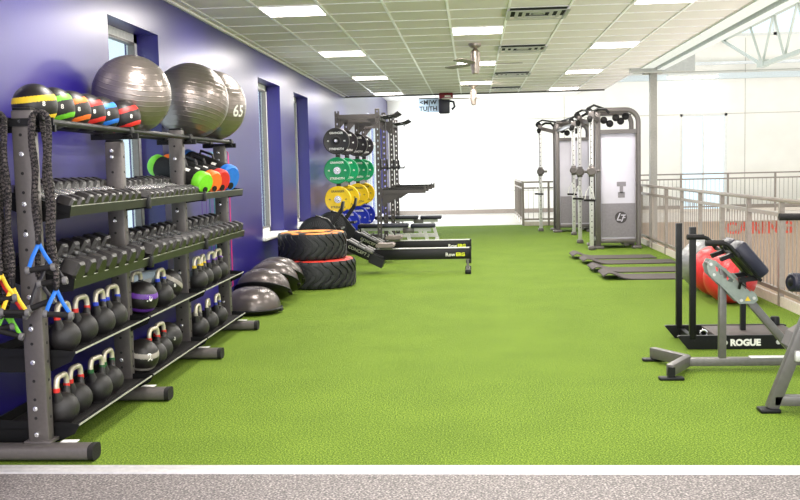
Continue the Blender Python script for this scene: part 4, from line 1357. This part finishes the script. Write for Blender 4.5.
stack_tower(2.20, 2.90, 17.40, 18.15, 'grey cable machine with round emblem on its frosted panel, nearest the turf mats', [(2.06, 17.2, 1.38), (2.02, 18.7, 1.36)], True)
stack_tower(1.88, 2.62, 21.9, 22.6, 'grey cable machine farther back, at the turf end railing', [(1.53, 22.35, 1.36), (2.13, 20.9, 1.38)], False)

# ------------------------------------------------------------------ exercise mats curled at one end
def exercise_mat(x0, x1, y0, y1, curl, label, clip=False):
    t = thing('exercise_mat', label, 'exercise mat', (x0, y0, 0), 'dark foam mats lying on the turf')
    mb = MB()
    n = 44
    top, bot = [], []
    for k in range(n + 1):
        f = k / n
        x = x0 + (x1 - x0) * f
        d = (x - x0)
        z = curl * math.exp(-((d - 0.06) / 0.16) ** 2) * (1 if d > 0.06 else 1 - 0.35 * ((0.06 - d) / 0.06)) + 0.0015
        row_t, row_b = [], []
        for y in (y0, y1):
            row_t.append(mb.bm.verts.new((x, y, z + 0.014)))
            row_b.append(mb.bm.verts.new((x, y, z)))
        top.append(row_t); bot.append(row_b)
    for k in range(n):
        mb.bm.faces.new((top[k][0], top[k + 1][0], top[k + 1][1], top[k][1]))
        mb.bm.faces.new((bot[k][0], bot[k][1], bot[k + 1][1], bot[k + 1][0]))
        for j in (0, 1):
            mb.bm.faces.new((top[k][j], top[k + 1][j], bot[k + 1][j], bot[k][j]))
    for k in (0, n):
        mb.bm.faces.new((top[k][0], top[k][1], bot[k][1], bot[k][0]))
    obj('sheet', mb, M_MAT, t, smooth=50)
    if clip:
        obj('eyelet', MB().box((x1 - 0.13, y0 + 0.06, 0.02), (0.16, 0.025, 0.01), None, 0.004), M_GREYM, t, label='pale metal hanging eyelet')
exercise_mat(1.55, 2.86, 15.45, 16.02, 0.085, 'dark exercise mat on the turf, farthest of four', True)
exercise_mat(1.62, 3.02, 14.62, 15.20, 0.080, 'dark exercise mat on the turf, second farthest of four', True)
exercise_mat(1.62, 2.98, 13.48, 14.10, 0.075, 'dark exercise mat on the turf, second nearest of four')
exercise_mat(1.66, 2.98, 12.62, 13.22, 0.085, 'dark exercise mat on the turf, nearest of four')

# ------------------------------------------------------------------ floor balls at the railing
exercise_ball((2.69, 10.42, 0.277), 0.275, M_REDB, 'red exercise ball on the floor by the railing, nearer one', 'exercise balls by the railing', (R(70), R(20), 0))
exercise_ball((2.69, 10.99, 0.287), 0.285, M_REDB, 'red exercise ball on the floor, between red and silver balls', 'exercise balls by the railing', (R(70), R(20), 0))
exercise_ball((2.70, 11.59, 0.302), 0.300, M_SILB, 'silver exercise ball on the floor behind the red balls', 'exercise balls by the railing', (R(70), R(20), 0))

# ------------------------------------------------------------------ push sled
t = thing('push_sled', 'black push sled with white lettering standing on the turf', 'push sled', (2.1, 8.1, 0))
for y in (7.86, 8.38):
    ro = obj('runner', MB().prism([(1.615, 0.105), (1.70, 0.0), (2.50, 0.0), (2.63, 0.105), (2.60, 0.112), (1.63, 0.112)], lambda u, v, w: (u, y + w, v), -0.02, 0.02), M_BLACK, t)
    obj('upright_pole', MB().bar((1.735, y, 0.08), (1.735, y, 0.985), 0.048, 0.048, up=(0, 1, 0), bev=0.004), M_BLACK, t)
    hb = MB()
    for k in range(6):
        hb.cyl((1.75 + 0.05 * k, y - 0.021, 0.07), (1.75 + 0.05 * k, y - 0.0205, 0.07), 0.008, seg=10)
    obj('hole', hb, M_DARK, ro)
    for x in (1.99, 2.40):
        obj('bolt', MB().cyl((x, y - 0.028, 0.055), (x, y - 0.018, 0.055), 0.017, seg=14), M_STEEL, ro)
obj('platform', MB().span(1.92, 2.60, 7.88, 8.36, 0.075, 0.108, 0.004), mat('scuffed_black_deck', (70, 62, 60), 0.6, 0, 0.2, 20), t)
for x in (1.76, 2.55):
    obj('cross_tube', MB().bar((x, 7.86, 0.06), (x, 8.38, 0.06), 0.04, 0.05), M_BLACK, t)
obj('weight_post', MB().bar((2.20, 8.12, 0.10), (2.20, 8.12, 0.55), 0.04, 0.04, up=(0, 1, 0)), M_BLACK, t)
obj('knob', MB().lathe([(0, 0), (0.04, 0), (0.04, 0.06), (0.032, 0.075), (0, 0.078)], (2.53, 8.36, 0.105), (0, 0, 1), 20), M_BLACK, t)
obj('lettering', MB().add(T_ROGUE, face_y((2.145, 7.838, 0.052))), M_LETW, t, label='white lettering on the runner')
obj('tow_ring', MB().tube([(1.86 + 0.028 * math.cos(a), 8.02, 0.10 + 0.028 * math.sin(a)) for a in [2 * math.pi * k / 14 for k in range(14)]], 0.008, 8, closed=True), M_CHROME, t, label='chrome tow ring')

# ------------------------------------------------------------------ back extension bench
t = thing('back_extension_bench', 'grey back extension bench with navy pads before the push sled', 'exercise bench', (1.85, 7.05, 0))
obj('base_beam', MB().span(1.52, 2.62, 7.02, 7.08, 0.035, 0.092, 0.005), M_GREYM, t)
obj('beam_sleeve', MB().span(1.96, 2.40, 7.015, 7.085, 0.090, 0.098, 0.003), M_STEEL, t)
for s, y in ((1, 7.40), (-1, 6.74)):
    lo = obj('leg', MB().bar((1.52, 7.05, 0.072), (1.335, y, 0.066), 0.055, 0.08, bev=0.006), M_GREYM, t)
    obj('rubber_foot', MB().span(1.26, 1.43, y - 0.035, y + 0.035, 0.0, 0.022, 0.008), M_BLACK, lo)
    obj('bracket', MB().bar((1.345, y, 0.02), (1.345, y, 0.09), 0.045, 0.045), M_BLACK, lo)
obj('post', MB().bar((1.765, 7.05, 0.09), (1.765, 7.05, 0.74), 0.055, 0.05, up=(1, 0, 0), bev=0.005), M_GREYM, t)
obj('strut', MB().bar((1.93, 7.05, 0.53), (2.28, 7.05, 0.11), 0.055, 0.055, bev=0.005), M_GREYM, t)
outer = [(1.655, 0.705), (1.640, 0.760), (1.665, 0.808), (1.702, 0.800), (1.985, 0.556), (1.996, 0.515), (1.968, 0.490), (1.866, 0.490)]
slot1 = [(1.697, 0.772), (1.712, 0.776), (1.735, 0.745), (1.76, 0.725), (1.785, 0.700), (1.81, 0.68), (1.830, 0.655), (1.815, 0.640), (1.80, 0.652), (1.782, 0.648), (1.778, 0.672), (1.758, 0.672), (1.752, 0.697), (1.732, 0.697), (1.725, 0.722), (1.705, 0.725)]
slot2 = [(1.806, 0.706), (1.822, 0.712), (1.950, 0.582), (1.940, 0.562)]
PLATE = holed(outer, [slot1, slot2], 0.003)
for y in (6.985, 7.115):
    po = obj('side_plate', MB().add(PLATE, Matrix.Translation((0, y, 0)) @ Matrix.Rotation(R(90), 4, 'X')), M_PLATE, t)
    if y < 7:
        obj('warning_sticker', MB().prism([(1.905, 0.51), (1.945, 0.51), (1.925, 0.545)], lambda u, v, w: (u, y - 0.0035 + w, v), -0.001, 0), cmat('yellow'), po, label='yellow triangular warning sticker')
        for u, v in ((1.668, 0.775), (1.69, 0.70), (1.88, 0.515), (1.967, 0.53)):
            obj('bolt', MB().cyl((u, y - 0.012, v), (u, y, v), 0.011, seg=12), M_STEEL, po)
for u, v in ((1.668, 0.775), (1.69, 0.70), (1.967, 0.53)):
    obj('spacer', MB().cyl((u, 6.988, v), (u, 7.112, v), 0.014, seg=14), M_GREYM, t)
obj('release_lever', MB().cyl((1.862, 6.97, 0.60), (1.868, 6.955, 0.645), 0.01).sphere((1.868, 6.955, 0.65), 0.016, 14, 8), M_BLACK, t)
pd0, pd1 = Vector((1.822, 0, 0.925)), Vector((2.005, 0, 0.705))
for y in (6.93, 7.19):
    obj('thigh_pad', MB().bar(pd0 + Vector((0, y, 0)), pd1 + Vector((0, y, 0)), 0.21, 0.095, up=(0.65, 0, 0.76), bev=0.026), M_NAVY, t)
    obj('pad_bracket', MB().bar((1.79, y, 0.895), (1.985, y, 0.665), 0.14, 0.02, up=(0.65, 0, 0.76)).bar((1.85, y, 0.665), (1.985, y, 0.68), 0.05, 0.03).bar((1.72, y, 0.815), (1.84, y, 0.86), 0.05, 0.03), M_BLACK, t)
for y in (6.83, 7.42):
    hp = [(1.60, y, 0.938), (1.66, y, 0.940), (1.715, y, 0.936), (1.745, y, 0.925), (1.775, y, 0.895), (1.815, y, 0.845)]
    ho = obj('handle', MB().tube(hp, 0.016, 12), M_BLACK, t)
    obj('foam_grip', MB().cyl((1.595, y, 0.938), (1.72, y, 0.937), 0.021, seg=16), M_GRIP, ho)
obj('handle_bar', MB().cyl((1.815, 6.82, 0.85), (1.815, 7.43, 0.85), 0.015), M_BLACK, t)
obj('foot_plate', MB().bar((2.55, 6.85, 0.20), (2.55, 7.25, 0.20), 0.20, 0.012, up=(0.7, 0, 0.7)).bar((2.55, 7.05, 0.08), (2.55, 7.05, 0.22), 0.05, 0.05), M_GREYM, t)

# ------------------------------------------------------------------ bench cut by the right edge
t = thing('roller_bench', 'grey steel bench with navy roller, cut by the right photo edge', 'exercise bench', (1.9, 5.85, 0))
obj('leg', MB().bar((1.755, 5.85, 0.02), (2.09, 5.85, 0.92), 0.06, 0.07, bev=0.006), M_GREYM, t)
obj('rubber_foot', MB().span(1.68, 1.80, 5.80, 5.90, 0.0, 0.025, 0.008), M_BLACK, t)
obj('base_tube', MB().bar((1.765, 5.85, 0.072), (2.75, 5.85, 0.06), 0.06, 0.06, bev=0.005), M_GREYM, t)
obj('leg', MB().bar((2.70, 5.85, 0.06), (2.45, 5.85, 0.90), 0.06, 0.06).span(2.62, 2.80, 5.6, 6.1, 0.0, 0.05, 0.01), M_GREYM, t)
obj('bracket', MB().span(1.875, 2.02, 5.80, 5.90, 0.31, 0.375, 0.01), M_STEEL, t)
obj('foot_plate', MB().prism([(1.875, 0.38), (1.91, 0.46), (2.05, 0.54), (2.05, 0.40)], lambda u, v, w: (u, 5.97 + w, v), -0.05, 0.10), M_RACK, t)
obj('top_beam', MB().bar((2.05, 5.85, 0.90), (2.6, 5.85, 0.86), 0.07, 0.07, bev=0.005), M_GREYM, t)
ro = obj('roller_pad', MB().lathe([(0, 0), (0.044, 0), (0.056, 0.012), (0.056, 0.30), (0.044, 0.312), (0, 0.312)], (1.842, 5.80, 0.785), (0.93, 0.36, -0.08), 28), M_NAVY, t)
obj('end_cap', MB().lathe([(0, 0.004), (0.022, 0.003), (0.026, 0)], (1.842, 5.80, 0.785), (-0.93, -0.36, 0.08), 20), M_BLACK, ro)
obj('roller_post', MB().bar((2.12, 5.90, 0.745), (2.16, 5.86, 0.88), 0.04, 0.04), M_GREYM, t)
hh = obj('handle', MB().tube([(1.80, 5.85, 1.166), (2.05, 5.85, 1.164), (2.15, 5.85, 1.14), (2.22, 5.85, 0.88)], 0.017, 12), M_BLACK, t)
obj('foam_grip', MB().cyl((1.79, 5.85, 1.166), (2.0, 5.85, 1.164), 0.021, seg=16), M_GRIP, hh)
